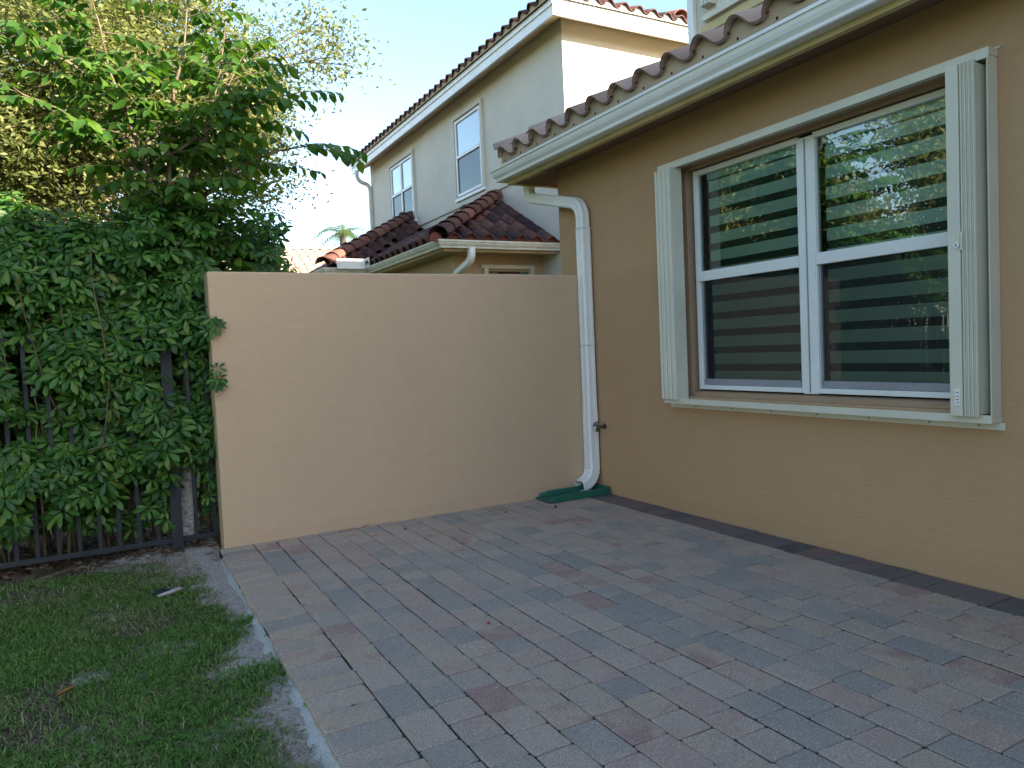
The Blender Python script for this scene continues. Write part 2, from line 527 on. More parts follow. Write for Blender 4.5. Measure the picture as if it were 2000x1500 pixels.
# how sandy the soil is / how thick the grass grows, shared by soil and grass
def sandiness(x, y):
    d = EDGE - x                                   # distance from the pavers
    w = 0.06 + 0.50 * fbm(y * 4.3 + 5, x * 2.4, 3) ** 1.7 + 0.34 * np.clip((y + .9) / .7, 0, 1) * (.5 + fbm(x * 5, y * 5, 8))
    s = np.clip(1.25 - d / w, 0, 1)
    fence = np.clip(1 - np.abs(y - 0.18) / (0.24 + 0.2 * fbm(x * 2, y, 9)), 0, 1) * np.clip((x + 4.3) / 0.8, 0.15, 1)
    patch = np.clip((fbm(x * 3.1, y * 3.1, 21) - 0.55) * 5, 0, 1) * 0.55
    return np.clip(np.maximum(np.maximum(s, fence * 0.95), patch), 0, 1)

nx, ny = 130, 260
gx = np.linspace(-7.4, EDGE + 0.03, nx); gy = np.linspace(-7.0, 2.6, ny)
X, Y = np.meshgrid(gx, gy)
Zs = -0.045 + 0.028 * (fbm(X * 3, Y * 3, 5) - .5) + 0.016 * (fbm(X * 14, Y * 14, 6) - .5) + 0.03 * np.clip((Y - 0.1) / 0.3, 0, 1)
verts = np.stack([X, Y, Zs], -1).reshape(-1, 3)
idx = np.arange(nx * ny).reshape(ny, nx)
quads = np.stack([idx[:-1, :-1], idx[:-1, 1:], idx[1:, 1:], idx[1:, :-1]], -1).reshape(-1)
me = np_mesh('soil', verts, quads, 4)
me.attributes.new('sandy', 'FLOAT', 'POINT').data.foreach_set('value', sandiness(X, Y).ravel().astype(np.float32))
smooth(me)
tag(link('soil', me, 'soil'), kind='structure')

# concrete edging poured against the pavers: an uneven sloping haunch
mb = MB()
ys = np.arange(-6.6, -0.16, 0.045)
prof_n = 5
vv = []
for y in ys:
    w = 0.006 + 0.19 * max(0, float(fbm(np.array([y * 3.1]), np.array([1.7]), 31)[0]) - .33) + 0.018 * random.random()
    for k in range(prof_n):
        t = k / (prof_n - 1)
        vv.append((EDGE + 0.012 - (w + 0.012) * t, y + 0.01 * random.uniform(-1, 1), -0.014 - 0.055 * t ** 1.2 + 0.008 * random.uniform(-1, 1)))
ff = []
for i in range(len(ys) - 1):
    for k in range(prof_n - 1):
        a = i * prof_n + k
        ff.append((a, a + prof_n, a + prof_n + 1, a + 1))
mb.add(vv, ff)
tag(link('concrete_edging', mb, 'concrete', sm=True), kind='structure')

# ------------------------------------------------------------------ patio pavers
patio = box('patio', (EDGE + 0.004, -0.001, -7.2, -0.003, -0.11, -0.0065), 'joint')
tag(patio, kind='structure')

def paver_mesh(lx, ly, seed):
    """tumbled concrete block: wavy outline, worn arris"""
    r = random.Random(seed)
    hx, hy = lx / 2, ly / 2
    c = 0.008
    ring = [(-hx + c, -hy), (0, -hy), (hx - c, -hy), (hx, -hy + c), (hx, 0), (hx, hy - c), (hx - c, hy), (0, hy), (-hx + c, hy), (-hx, hy - c), (-hx, 0), (-hx, -hy + c)]
    ring = [(x + r.uniform(-.0028, .0016) * (1 if x > 0 else -1), y + r.uniform(-.0022, .0012) * (1 if y > 0 else -1)) for x, y in ring]
    n = len(ring)
    v = []; f = []
    for z, s in ((-0.05, 0), (-0.0026, 0), (0, 0.0045)):
        for x, y in ring:
            v.append((x - math.copysign(min(s, abs(x)), x), y - math.copysign(min(s, abs(y)), y), z + (r.uniform(-.0008, .0006) if z > -.001 else 0)))
    for j in range(2):
        for k in range(n):
            f.append((j * n + k, j * n + (k + 1) % n, (j + 1) * n + (k + 1) % n, (j + 1) * n + k))
    f.append(tuple(range(2 * n, 3 * n)))
    m = MB(); m.add(v, f)
    return m

GAP = 0.0045
items = []   # (lx, ly, x, y, dark)
# border course along the lawn
y = -0.235
k = 0
while y > -7.1:
    l = 0.158
    items.append((0.232, l - GAP * .6, EDGE + 0.116 + random.uniform(-.004, .004), y - l / 2, False))
    y -= l
items.append((0.226, 0.112, EDGE + 0.118, -0.175, False))
items.append((0.222, 0.112, EDGE + 0.116, -0.060, False))
rows = 18
x0, x1 = EDGE + 0.2325, -0.2365
pitch = (x1 - x0) / rows
for i in range(rows):
    xc = x0 + pitch * (i + .5)
    y = -0.004
    first = True
    while y > -7.1:
        l = random.choice((0.158, 0.222, 0.222, 0.158, 0.25))
        if first:
            l = random.choice((0.07, 0.11, 0.158, 0.2)); first = False
        wob = 0.0025 * math.sin(y * 2.1 + i)
        items.append((pitch - GAP * 1.0, l - GAP * .4, xc + wob + random.uniform(-.0012, .0012), y - l / 2, False))
        y -= l
# dark damp border course along the house
y = -0.02
while y > -7.1:
    l = 0.158
    items.append((0.226, l - GAP * .7, -0.120, y - l / 2, True))
    y -= l
scored = []
for it in items:
    u, v, z = proj((it[2], it[3], 0))
    vis = z > 0.3 and -60 < u < 2060 and v < 1560
    scored.append((it[0] * it[1] / z ** 3 if vis else -1, it))
scored.sort(key=lambda t: -t[0])
pcache = {}
joined = {False: MB(), True: MB()}
for rank, (sc_, it) in enumerate(scored):
    lx, ly, px, py, dk = it
    tilt = (random.gauss(0, .004), random.gauss(0, .004), random.gauss(0, .006))
    dz = random.gauss(0, 0.0010)
    if rank < 296 and sc_ > 0:
        key = (round(lx, 3), round(ly, 3), dk, random.randrange(4))
        if key not in pcache:
            me = paver_mesh(lx, ly, rank).mesh('paver')
            me.materials.append(M['paver_dark' if dk else 'paver'])
            pcache[key] = me
        link('paver', pcache[key], None, patio, loc=(px, py, dz), rot=tilt)
    else:
        pm = paver_mesh(lx, ly, rank)
        R3 = Matrix.Rotation(tilt[2], 3, 'Z')
        joined[dk].add([R3 @ Vector(v) + Vector((px, py, dz)) for v in pm.v], pm.f)
tag(link('paver_field', joined[False], 'paver_far', patio), kind='stuff')
tag(link('paver_border', joined[True], 'paver_dark_far', patio), kind='stuff')

# ================================================================== PRIVACY WALL
wl = MB()
x0, x1, yb, yt = -3.14, -0.002, 0.0, 0.20
nxw, nzw = 40, 14
def wall_pt(i, j, side):
    x = x0 + (x1 - x0) * i / nxw
    z = -0.10 + 2.02 * j / nzw
    b = 0.004 * (fbm(np.array([x * 1.3]), np.array([z * 1.3]), 41)[0] - .5)
    if j == nzw:
        z += 0.006 * (fbm(np.array([x * 2.0]), np.array([0.3]), 42)[0] - .5) - 0.0
    return (x, (yb + b) if side == 0 else yt, z)
v = [wall_pt(i, j, sd) for sd in (0, 1) for i in range(nxw + 1) for j in range(nzw + 1)]
ix = lambda sd, i, j: sd * (nxw + 1) * (nzw + 1) + i * (nzw + 1) + j
f = []
for i in range(nxw):
    for j in range(nzw):
        f.append((ix(0, i, j), ix(0, i + 1, j), ix(0, i + 1, j + 1), ix(0, i, j + 1)))
        f.append((ix(1, i + 1, j), ix(1, i, j), ix(1, i, j + 1), ix(1, i + 1, j + 1)))
    f.append((ix(0, i, nzw), ix(0, i + 1, nzw), ix(1, i + 1, nzw), ix(1, i, nzw)))
for j in range(nzw):
    f.append((ix(1, 0, j), ix(0, 0, j), ix(0, 0, j + 1), ix(1, 0, j + 1)))
    f.append((ix(0, nxw, j), ix(1, nxw, j), ix(1, nxw, j + 1), ix(0, nxw, j + 1)))
wl.add(v, f)
pw = link('privacy_wall', wl, 'wall_tan', bevel=0.012)
tag(pw, 'plain tan stucco privacy wall closing off the far side of the paved patio', 'wall')

# ================================================================== OUR HOUSE
house = empty('house', (0, 0, 0), label='tan stucco house with large shuttered window, bordering the patio on the right', cat='house')
WY0, WY1, WZ0, WZ1 = -3.34, -1.20, 0.885, 2.565      # window opening
YEND = 0.418
ZT = 2.93
hw = MB()
def rect(mb, a, b, c, d):
    mb.add([a, b, c, d], [(0, 1, 2, 3)])
def wallgrid(mb, y0, y1, z0, z1):
    rect(mb, (0, y1, z0), (0, y0, z0), (0, y0, z1), (0, y1, z1))
Y_S = -14.0
wallgrid(hw, Y_S, WY0, -0.1, ZT)
wallgrid(hw, WY1, YEND, -0.1, ZT)
wallgrid(hw, WY0, WY1, -0.1, WZ0)
wallgrid(hw, WY0, WY1, WZ1, ZT)
rect(hw, (0, YEND, -0.1), (0, YEND, ZT), (8, YEND, ZT), (8, YEND, -0.1))
rect(hw, (0, Y_S, -0.1), (8, Y_S, -0.1), (8, Y_S, ZT), (0, Y_S, ZT))
rect(hw, (8, Y_S, -0.1), (8, YEND, -0.1), (8, YEND, ZT), (8, Y_S, ZT))
link('wall', hw, 'tan', house)
# window reveal: stepped
rv = MB()
D1, D2 = 0.055, 0.13
i1 = 0.045
a = [(0.0, WY0, WZ0), (0.0, WY1, WZ0), (0.0, WY1, WZ1), (0.0, WY0, WZ1)]
b = [(D1, WY0, WZ0), (D1, WY1, WZ0), (D1, WY1, WZ1), (D1, WY0, WZ1)]
c = [(D1, WY0 + i1, WZ0 + .03), (D1, WY1 - i1, WZ0 + .03), (D1, WY1 - i1, WZ1 - .02), (D1, WY0 + i1, WZ1 - .02)]
d = [(D2, WY0 + i1, WZ0 + .04), (D2, WY1 - i1, WZ0 + .04), (D2, WY1 - i1, WZ1 - .02), (D2, WY0 + i1, WZ1 - .02)]
for p, q in ((a, b), (b, c), (c, d)):
    for k in range(4):
        rv.add([p[k], p[(k + 1) % 4], q[(k + 1) % 4], q[k]], [(0, 1, 2, 3)])
link('window_reveal', rv, 'reveal', house)
rw = MB(); rw.box(-4.6, -0.002, Y_S, -8.8, -.1, 3.1)  # invented block out of view, added to hold skylight off the patio
link('unseen_shade_block', rw, 'tan', house)
# upper storey, set back
X2, Y2 = 1.8, 0.50
up = MB()
up.box(X2, 8.0, Y_S, Y2, 2.6, 6.22)
link('upper_wall', up, 'cream', house)

# --- window assembly
win = link('window', MB().box(0.085, 0.125, -2.335, -2.225, 0.93, 2.52), 'frame', house, bevel=0.004)
FL, FR, FB, FT = -1.285, -3.29, 0.935, 2.535
def frame_bar(name, ext, mat='frame', b=0.003):
    return link(name, MB().box(*ext), mat, win, bevel=b)
frame_bar('mullion_groove', (0.080, 0.084, -2.284, -2.276, 0.94, 2.51), 'sashgrey', 0)
for (ya, yb_) in ((FL, -2.225), (-2.335, FR)):
    hi, lo = max(ya, yb_), min(ya, yb_)
    frame_bar('frame_jamb', (0.087, 0.127, hi - 0.040, hi - .0005, FB, FT)) if hi == FL else frame_bar('frame_jamb', (0.087, 0.127, hi - 0.012, hi - .0005, FB, FT))
    frame_bar('frame_jamb', (0.087, 0.127, lo + .0005, lo + (0.040 if lo == FR else 0.012), FB, FT))
    frame_bar('frame_head', (0.088, 0.127, lo + .013, hi - .013, FT - 0.036, FT - .0005))
    frame_bar('frame_sill', (0.084, 0.127, lo + .013, hi - .013, FB + .0005, FB + 0.032))
    frame_bar('meeting_rail', (0.078, 0.112, lo + .012, hi - .012, 1.728, 1.800))
    frame_bar('sash_rail', (0.100, 0.128, lo + .03, hi - .03, FB + 0.033, FB + 0.078), 'sashgrey')
    for yy in (hi - 0.05 if hi == FL else hi - 0.020, lo + 0.050 if lo == FR else lo + 0.020):
        frame_bar('sash_stile', (0.104, 0.124, yy - 0.008, yy + 0.008, FB + .079, 1.727), 'sashgrey', 0.002)
    p = MB(); rect(p, (0.112, hi - .01, 1.801), (0.112, lo + .01, 1.801), (0.112, lo + .01, FT - .036), (0.112, hi - .01, FT - .036))
    link('glass_pane', p, 'glass', win)
    p = MB(); rect(p, (0.119, hi - .01, FB + .078), (0.119, lo + .01, FB + .078), (0.119, lo + .01, 1.727), (0.119, hi - .01, 1.727))
    link('glass_pane', p, 'glass', win)
    p = MB(); rect(p, (0.105, hi - .02, FB + .078), (0.105, lo + .02, FB + .078), (0.105, lo + .02, 1.727), (0.105, hi - .02, 1.727))
    link('insect_screen', p, 'screen', win)
    # zebra blind: opaque bands with sheer gaps
    z = FT - 0.085
    bme = None
    hi_b = hi - (0.085 if hi == FL else 0.03)
    lo_b = lo + (0.085 if lo == FR else 0.03)
    k = 0
    while z > FB + 0.05:
        bh = 0.076
        if bme is None:
            bm_ = MB(); L = hi_b - lo_b
            seg = 8
            for s_ in range(seg):
                ya_, yb2 = -L / 2 + L * s_ / seg, -L / 2 + L * (s_ + 1) / seg
                bm_.add([(0.002 * math.sin(s_ * 1.3), yb2 if 0 else ya_, -bh), (0.002 * math.sin((s_ + 1) * 1.3), yb2, -bh), (0.002 * math.sin((s_ + 1) * 1.3), yb2, 0), (0.002 * math.sin(s_ * 1.3), ya_, 0)], [(3, 2, 1, 0)])
            bme = bm_.mesh('blind_band')
        link('blind_band', bme, 'band', win, loc=(0.165, (hi_b + lo_b) / 2, z))
        z -= 0.1255
        k += 1
    box('blind_cassette', (0.145, 0.21, lo_b, hi_b, FT - 0.075, FT - 0.03), 'band', win)
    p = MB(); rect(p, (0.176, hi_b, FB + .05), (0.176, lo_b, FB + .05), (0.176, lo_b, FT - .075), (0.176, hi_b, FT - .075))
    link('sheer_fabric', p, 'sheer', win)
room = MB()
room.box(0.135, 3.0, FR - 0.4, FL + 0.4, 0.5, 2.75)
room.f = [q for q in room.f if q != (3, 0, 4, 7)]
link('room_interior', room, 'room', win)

# --- accordion shutters in their tracks
def rail(name, z0, z1, depth, y0=-3.455, y1=-1.095):
    m = MB().box(-depth, -0.001, y0, y1, z0, z1)
    return link(name, m, 'ivory', house, bevel=0.003)
rt = rail('shutter_track', 2.566, 2.604, 0.075)
link('track_lip', MB().box(-0.082, -0.0755, -3.455, -1.095, 2.555, 2.6035), 'ivory', rt)
link('track_flange', MB().box(-0.008, -0.0015, -3.47, -1.08, 2.6045, 2.612), 'ivory', rt)
rb_ = rail('shutter_track', 0.838, 0.868, 0.085)
link('track_lip', MB().box(-0.094, -0.0855, -3.455, -1.095, 0.838, 0.878), 'ivory', rb_)
link('track_flange', MB().box(-0.012, -0.0015, -3.47, -1.08, 0.800, 0.8375), 'ivory', rb_)
for yy in (-1.35, -1.7, -2.05, -2.4, -2.75, -3.1, -3.35):
    link('screw', MB().tube([(-0.0005, yy, 0.818), (-0.017, yy, 0.818)], 0.006, 6), 'sashgrey', rb_)

def stack(y_lo, y_hi, lead_first):
    """folded accordion blades standing edge-on; ribs face the patio"""
    s = link('accordion_shutter', MB().box(-0.095, -0.012, y_lo + .004, y_hi - .004, 0.880, 2.544), 'ivory', house)
    n = 7
    if lead_first:
        ys_ = [y_hi - 0.062]
        link('lead_blade', MB().box(-0.128, -0.0955, y_hi - 0.060, y_hi, 0.870, 2.560), 'ivory', s, bevel=0.004)
        a_, b_ = y_lo, y_hi - 0.064
    else:
        a_, b_ = y_lo + 0.010, y_hi
        link('lead_blade', MB().box(-0.122, -0.014, y_lo - 0.002, y_lo + 0.0025, 0.870, 2.560), 'ivory', s, bevel=0.001)
    step = (b_ - a_) / n
    prof_ = [(0, 0), (0.012, 0.0), (0.018, 0.25), (0.018, 0.62), (0.012, 0.84), (0, 0.84)]
    m0 = MB()
    m0.prof([(-q[0] - 0.0, q[1] * step) for q in prof_], [(0, 0, 0.872), (0, 0, 2.556)], [(1, 0, 0)] * 2, [(0, 1, 0)] * 2)
    me = m0.mesh('shutter_blade')
    for k in range(n):
        link('shutter_blade', me, 'ivory', s, loc=(-0.0955 - (0.012 if k % 2 == 0 else 0.008), a_ + k * step, 0))
    return s
sl = stack(-1.275, -1.100, False)
sr = stack(-3.410, -3.278, True)
link('side_post', MB().box(-0.030, -0.0015, -3.452, -3.414, 0.869, 2.565), 'ivory', sr, bevel=0.002)
link('side_post', MB().box(-0.012, -0.0015, -1.098, -1.084, 0.869, 2.565), 'ivory', sl, bevel=0.002)
link('wall_angle', MB().box(-0.085, -0.0305, -3.452, -3.448, 0.869, 2.565), 'ivory', sr)
lock = link('lock', MB().tube([(-0.128, -3.325, 1.70), (-0.139, -3.325, 1.70)], 0.014, 14), 'frame', sr)
link('keyhole', MB().box(-0.1405, -0.1392, -3.3275, -3.3225, 1.694, 1.706), 'dark', lock)
link('lock_tab', MB().box(-0.1335, -0.1285, -3.352, -3.343, 1.675, 1.76), 'ivory', sr)
stk_ = link('sticker', MB().box(-0.1298, -0.1285, -3.328, -3.302, 0.925, 1.005), 'white', sr)
for zz in (0.935, 0.95, 0.965, 0.985):
    link('print_line', MB().box(-0.1306, -0.1300, -3.324, -3.308 + random.uniform(-.005, .003), zz, zz + 0.005), 'sashgrey', stk_)

# --- eave: fascia, soffit, gutter (wraps the far corner)
OV = 0.32
ZF = 2.853
def eave_path(off):
    return [(-off, Y_S - .3), (-off, YEND + off), (9.0, YEND + off)]
sf = MB()
o_ = OV
sf.add([(0.001, Y_S, ZT), (0.001, YEND - .001, ZT), (-o_, YEND + o_, ZF), (-o_, Y_S, ZF)], [(0, 1, 2, 3)])
sf.add([(0.001, YEND - .001, ZT), (8.5, YEND - .001, ZT), (8.5, YEND + o_, ZF), (-o_, YEND + o_, ZF)], [(0, 1, 2, 3)])
link('soffit', sf, 'soffit', house)
def wrap(profile, name, mat, ylo=Y_S, sm=False, bevel=0):
    """profile (out, z): swept along the patio eave, mitred round the far corner"""
    m = MB()
    pts = []
    for a_, z_ in profile: pts.append((-a_, ylo, z_))
    for a_, z_ in profile: pts.append((-a_, YEND + a_, z_))
    for a_, z_ in profile: pts.append((8.5, YEND + a_, z_))
    n = len(profile); f_ = []
    for r_ in range(2):
        for k in range(n):
            f_.append((r_ * n + k, r_ * n + (k + 1) % n, (r_ + 1) * n + (k + 1) % n, (r_ + 1) * n + k))
    m.add(pts, f_)
    return link(name, m, mat, house, bevel=bevel)
wrap([(OV - .02, ZF - .002), (OV + 0.022, ZF - .002), (OV + 0.022, 3.03), (OV - .02, 3.03)], 'fascia', 'fascia')
# K-style gutter with a hollow trough
GZ = 2.885
gp = [(OV + .024, GZ), (OV + .098, GZ), (OV + .103, GZ + .006), (OV + .103, GZ + .022), (OV + .109, GZ + .032), (OV + .122, GZ + .048), (OV + .132, GZ + .070),
      (OV + .136, GZ + .088), (OV + .136, GZ + .094), (OV + .147, GZ + .096), (OV + .148, GZ + .116), (OV + .138, GZ + .119),
      (OV + .134, GZ + .112), (OV + .128, GZ + .075), (OV + .096, GZ + .012), (OV + .030, GZ + .012), (OV + .030, GZ + .119), (OV + .024, GZ + .119)]
gut = wrap(gp, 'gutter', 'white')
for k in range(14):
    yy = 0.60 - k * 0.42
    link('gutter_hanger', MB().box(-(OV + .134), -(OV + .03), yy - .008, yy + .008, GZ + .112, GZ + .116), 'white', gut)
# eave closure strip below the tiles
wrap([(OV + .016, 3.031), (OV + .046, 3.031), (OV + .046, 3.085), (OV + .016, 3.085)], 'eave_closure', 'closure')

# --- S-tile roof
PITCH = 0.45
TW = 0.290
def s_tile_mesh(name, w=TW, L=0.46, h=0.072, th=0.017, n=11):
    """one S tile: barrel on the left, pan on the right; x across, y up the slope, z normal"""
    prof_ = []
    for k in range(n + 1):
        t = k / n
        x = -w * 0.5 + (w * 1.10) * t
        if t < 0.58:
            z = h * math.sin(math.pi * t / 0.58) ** 0.8 if 0 < t < 0.58 else 0
        else:
            z = -h * 0.28 * math.sin(math.pi * (t - 0.58) / 0.42)
        prof_.append((x, z))
    v = []; f = []
    for (yy, dz) in ((0, 0.022), (L, 0.0)):
        for x, z in prof_: v.append((x * (1.0 if yy == 0 else .96), yy, z + dz + th))
        for x, z in prof_: v.append((x * (1.0 if yy == 0 else .96), yy, z + dz))
    m = n + 1
    for k in range(n):
        f.append((k, k + 1, 2 * m + k + 1, 2 * m + k))
        f.append((m + k + 1, m + k, 3 * m + k, 3 * m + k + 1))
    nface = len(f)
    for k in range(n):
        f.append((m + k, m + k + 1, k + 1, k))
    mb_ = MB(); mb_.add(v, f)
    me_ = mb_.mesh(name)
    smooth(me_)
    for p in list(me_.polygons)[nface:]:
        p.use_smooth = False
        p.material_index = 1
    return me_

def cap_mesh(name, L=0.42, r0=0.105, r1=0.085, th=0.016, n=9, hh=0.85):
    v = []; f = []
    for (yy, r, dz) in ((0, r0, 0.02), (L, r1, 0.0)):
        for q in (r, r - th):
            for k in range(n + 1):
                a_ = math.pi * k / n
                v.append((-q * math.cos(a_), yy, q * hh * math.sin(a_) + dz))
    m = n + 1
    for k in range(n):
        f.append((k, k + 1, 2 * m + k + 1, 2 * m + k))
        f.append((m + k + 1, m + k, 3 * m + k, 3 * m + k + 1))
    nf = len(f)
    for k in range(n):
        f.append((m + k, m + k + 1, k + 1, k))
    mb_ = MB(); mb_.add(v, f)
    me_ = mb_.mesh(name)
    smooth(me_)
    for p in list(me_.polygons)[nf:]:
        p.use_smooth = False
    return me_

def basis(loc, xdir, ydir):
    x = Vector(xdir).normalized(); y_ = Vector(ydir).normalized()
    z = x.cross(y_).normalized(); y_ = z.cross(x)
    return Matrix(((x.x, y_.x, z.x, loc[0]), (x.y, y_.y, z.y, loc[1]), (x.z, y_.z, z.z, loc[2]), (0, 0, 0, 1)))

def put(name, me, parent, loc, xdir, ydir, jig=0.0):
    o = bpy.data.objects.new(name, me)
    COL.objects.link(o)
    mw = basis(loc, xdir, ydir)
    if jig:
        mw = mw @ Matrix.Rotation(random.gauss(0, jig), 4, 'Z') @ Matrix.Rotation(random.gauss(0, jig), 4, 'Y')
    o.parent = parent
    o.matrix_world = mw
    return o

TN = 0.292
tile_near = s_tile_mesh('tile', TN, .46, .076, .017, 13); tile_near.materials.append(M['tile_near']); tile_near.materials.append(M['tile_edge_near'])
cap_near = cap_mesh('hip_cap'); cap_near.materials.append(M['tile_near'])
rf = MB()
xe, ze = -(OV + 0.05), 3.088
run = X2 - xe
rf.add([(xe, Y_S - .3, ze), (xe, YEND + OV + .05, ze), (X2 + .1, YEND + OV + .05 - run - .1, ze + PITCH * (run + .1)), (X2 + .1, Y_S - .3, ze + PITCH * (run + .1))], [(0, 3, 2, 1)])
rf.add([(xe, YEND + OV + .05, ze), (8.5, YEND + OV + .05, ze), (8.5, YEND + OV + .05 - 1.2, ze + PITCH * 1.2), (xe + 1.2, YEND + OV + .05 - 1.2, ze + PITCH * 1.2)], [(0, 3, 2, 1)])
roof = link('roof', rf, 'tile_base', house)
cs = 1 / math.sqrt(1 + PITCH ** 2)
for r_ in range(3):
    for k in range(23):
        yy = 0.80 - 0.16 - k * TN
        s_ = r_ * 0.375
        px = xe - 0.035 + s_ * cs
        pz = ze + 0.006 + (s_ - 0.035) * PITCH * cs
        if yy > YEND + OV + .05 - s_ * cs - .05 or (r_ == 2 and k > 8):
            continue
        put('tile', tile_near, roof, (px, yy, pz), (0, -1, 0), (cs, 0, PITCH * cs), 0.006)
for r_ in range(2):
    for k in range(9):
        xx = xe + 0.25 + k * TN + r_ * .3
        s_ = r_ * 0.375
        put('tile', tile_near, roof, (xx, YEND + OV + .085 - s_ * cs, ze + .006 + (s_ - .035) * PITCH * cs), (-1, 0, 0), (0, -cs, PITCH * cs), 0.006)
def tile_prof(t, h):
    return h * math.sin(math.pi * t / 0.58) ** 0.8 if 0 < t < 0.58 else (-h * 0.28 * math.sin(math.pi * (t - 0.58) / 0.42) if t >= .58 else 0)
def mortar_strip(origin, xdir, inward, n_tiles, w, h, drop, rise=0.026):
    """scalloped closure plugging the barrel ends of the lowest course"""
    o_ = Vector(origin); xd = Vector(xdir); inw = Vector(inward)
    m_ = MB()
    top, bot = [], []
    for k in range(n_tiles):
        for j in range(12):
            t = j / 12
            x_ = w * (-.5 + k + t * 1.0)
            z_ = max(tile_prof(t * .91, h), tile_prof(.91 + t * 1.0, h) if t < .09 else -1) + rise
            top.append(o_ + xd * x_ + inw + Vector((0, 0, z_)))
            bot.append(o_ + xd * x_ + inw + Vector((0, 0, -drop)))
    n_ = len(top)
    m_.add(top + bot, [(i, n_ + i, n_ + i + 1, i + 1) for i in range(n_ - 1)])
    return m_
link('eave_mortar', mortar_strip((xe - .035, .64, ze - .010), (0, -1, 0), (.022, 0, 0), 23, TN, .076, .03), 'closure', roof)
for k in range(24):
    yy = 0.64 - (k + .27) * TN + TN * .5
    link('weep_hole', MB().box(xe - .0155, xe - .012, yy - .007, yy + .007, ze - .030, ze - .014), 'dark', roof)
hd = Vector((1, -1, PITCH)).normalized()
for k in range(6):
    st = Vector((xe - 0.03, YEND + OV + .08, ze + .058)) + hd * (0.37 * k)
    put('hip_cap', cap_near, roof, st, Vector((-1, -1, 0)), hd, 0.01)

# upper storey details that peek over the roof
ud = MB()
ud.box(X2 - .055, X2 - .002, Y2 - .075, Y2 + .012, 3.4, 6.2)
link('corner_downspout', ud, 'white', house, bevel=0.006)
uwin = link('upper_window', MB().box(X2 - .03, X2 - .002, -2.2, 0.12, 4.60, 4.66), 'ivory', house, bevel=0.004)
link('sill_trim', MB().box(X2 - .02, X2 - .002, -2.3, 0.36, 4.42, 4.50), 'fascia', uwin)
link('sill_trim', MB().box(X2 - .06, X2 - .002, -2.26, 0.28, 4.53, 4.585), 'ivory', uwin)
m = MB()
for k in range(5):
    m.box(X2 - .10 - .01 * (k % 2), X2 - .002, 0.145 + k * .026, 0.166 + k * .026, 4.66, 6.0)
link('accordion_shutter', m, 'ivory', uwin)
box('window_frame', (X2 - .012, X2 - .003, -2.1, 0.06, 4.66, 6.0), 'frame', uwin)
p = MB(); rect(p, (X2 - .016, 0.0, 4.74), (X2 - .016, -2.0, 4.74), (X2 - .016, -2.0, 5.95), (X2 - .016, 0.0, 5.95))
link('glass_pane', p, 'glass_far', uwin)
ur = MB()
e = 0.45
ew = 0.75  # patio-side overhang widened to raise the shadow line on the young tree
a_ = [(X2 - ew, Y_S - e, 6.12), (X2 - ew, Y2 + e, 6.12), (8 + e, Y2 + e, 6.12), (8 + e, Y_S - e, 6.12)]
b_ = [(x, y_, 6.32) for x, y_, _ in a_]
ridge = [(4.9, Y_S + 3, 6.32 + .4 * 3.55), (4.9, Y2 - 3, 6.32 + .4 * 3.55)]
ur.add(a_ + b_ + ridge, [(0, 1, 2, 3)[::-1], (0, 1, 5, 4)[::-1], (1, 2, 6, 5)[::-1], (2, 3, 7, 6)[::-1], (3, 0, 4, 7)[::-1], (4, 5, 9, 8)[::-1], (5, 6, 9)[::-1], (6, 7, 8, 9)[::-1], (7, 4, 8)[::-1]])
link('upper_roof', ur, 'tile_base', house)

# --- downspout (ribbed rectangular pipe) running to the corner of the patio
def rect_pipe(path, sides, a, b, mat, name, parent, closed_end=True, rib=0.004):
    """a along the side vector, b along the other; the corners are chamfered"""
    path = [Vector(p) for p in path]
    m = MB()
    c_ = 0.012
    prof_ = [(-a + c_, -b), (-a * .33, -b), (-a * .3, -b + rib), (a * .3, -b + rib), (a * .33, -b), (a - c_, -b), (a, -b + c_), (a, b - c_), (a - c_, b), (-a + c_, b), (-a, b - c_),
             (-a, b * .33), (-a + rib, b * .3), (-a + rib, -b * .3), (-a, -b * .33), (-a, -b + c_)]
    S_, U_ = [], []
    for i, p in enumerate(path):
        t = (path[min(i + 1, len(path) - 1)] - path[max(i - 1, 0)]).normalized()
        sd = Vector(sides[i]); sd = (sd - t * sd.dot(t)).normalized()
        S_.append(sd); U_.append(t.cross(sd) * -1)
    m.prof(prof_, path, S_, U_, True, closed_end)
    return link(name, m, mat, parent)

def bend(p0, pc, p1, n=6, k=0.5):
    """points rounding the corner pc between p0 and p1"""
    p0, pc, p1 = Vector(p0), Vector(pc), Vector(p1)
    out = []
    for i in range(n + 1):
        t = i / n
        out.append((1 - t) ** 2 * p0 + 2 * t * (1 - t) * pc + t ** 2 * p1)
    return out
DX, DY = -0.066, -0.062
path = [Vector((-0.085, 0.80, 3.0)), Vector((-0.085, 0.80, 2.86))]
path += bend((-0.085, 0.80, 2.84), (-0.085, 0.80, 2.745), (-0.084, 0.70, 2.725), 6)
path += bend((-0.069, 0.07, 2.565), (-0.066, DY + 0.0, 2.53), (DX, DY, 2.40), 8)
path += [Vector((DX, DY, 2.30))]
dsp = rect_pipe(path, [(1, 0, 0)] * len(path), 0.046, 0.050, 'white', 'downspout', house)
path = [Vector((DX, DY, 2.32)), Vector((DX, DY, 0.60))]
rect_pipe(path, [(1, 0, 0)] * 2, 0.049, 0.053, 'white', 'pipe_section', dsp)
path = [Vector((DX, DY, 0.72)), Vector((DX, DY, 0.26))]
rect_pipe(path, [(1, 0, 0)] * 2, 0.052, 0.056, 'white', 'pipe_section', dsp)
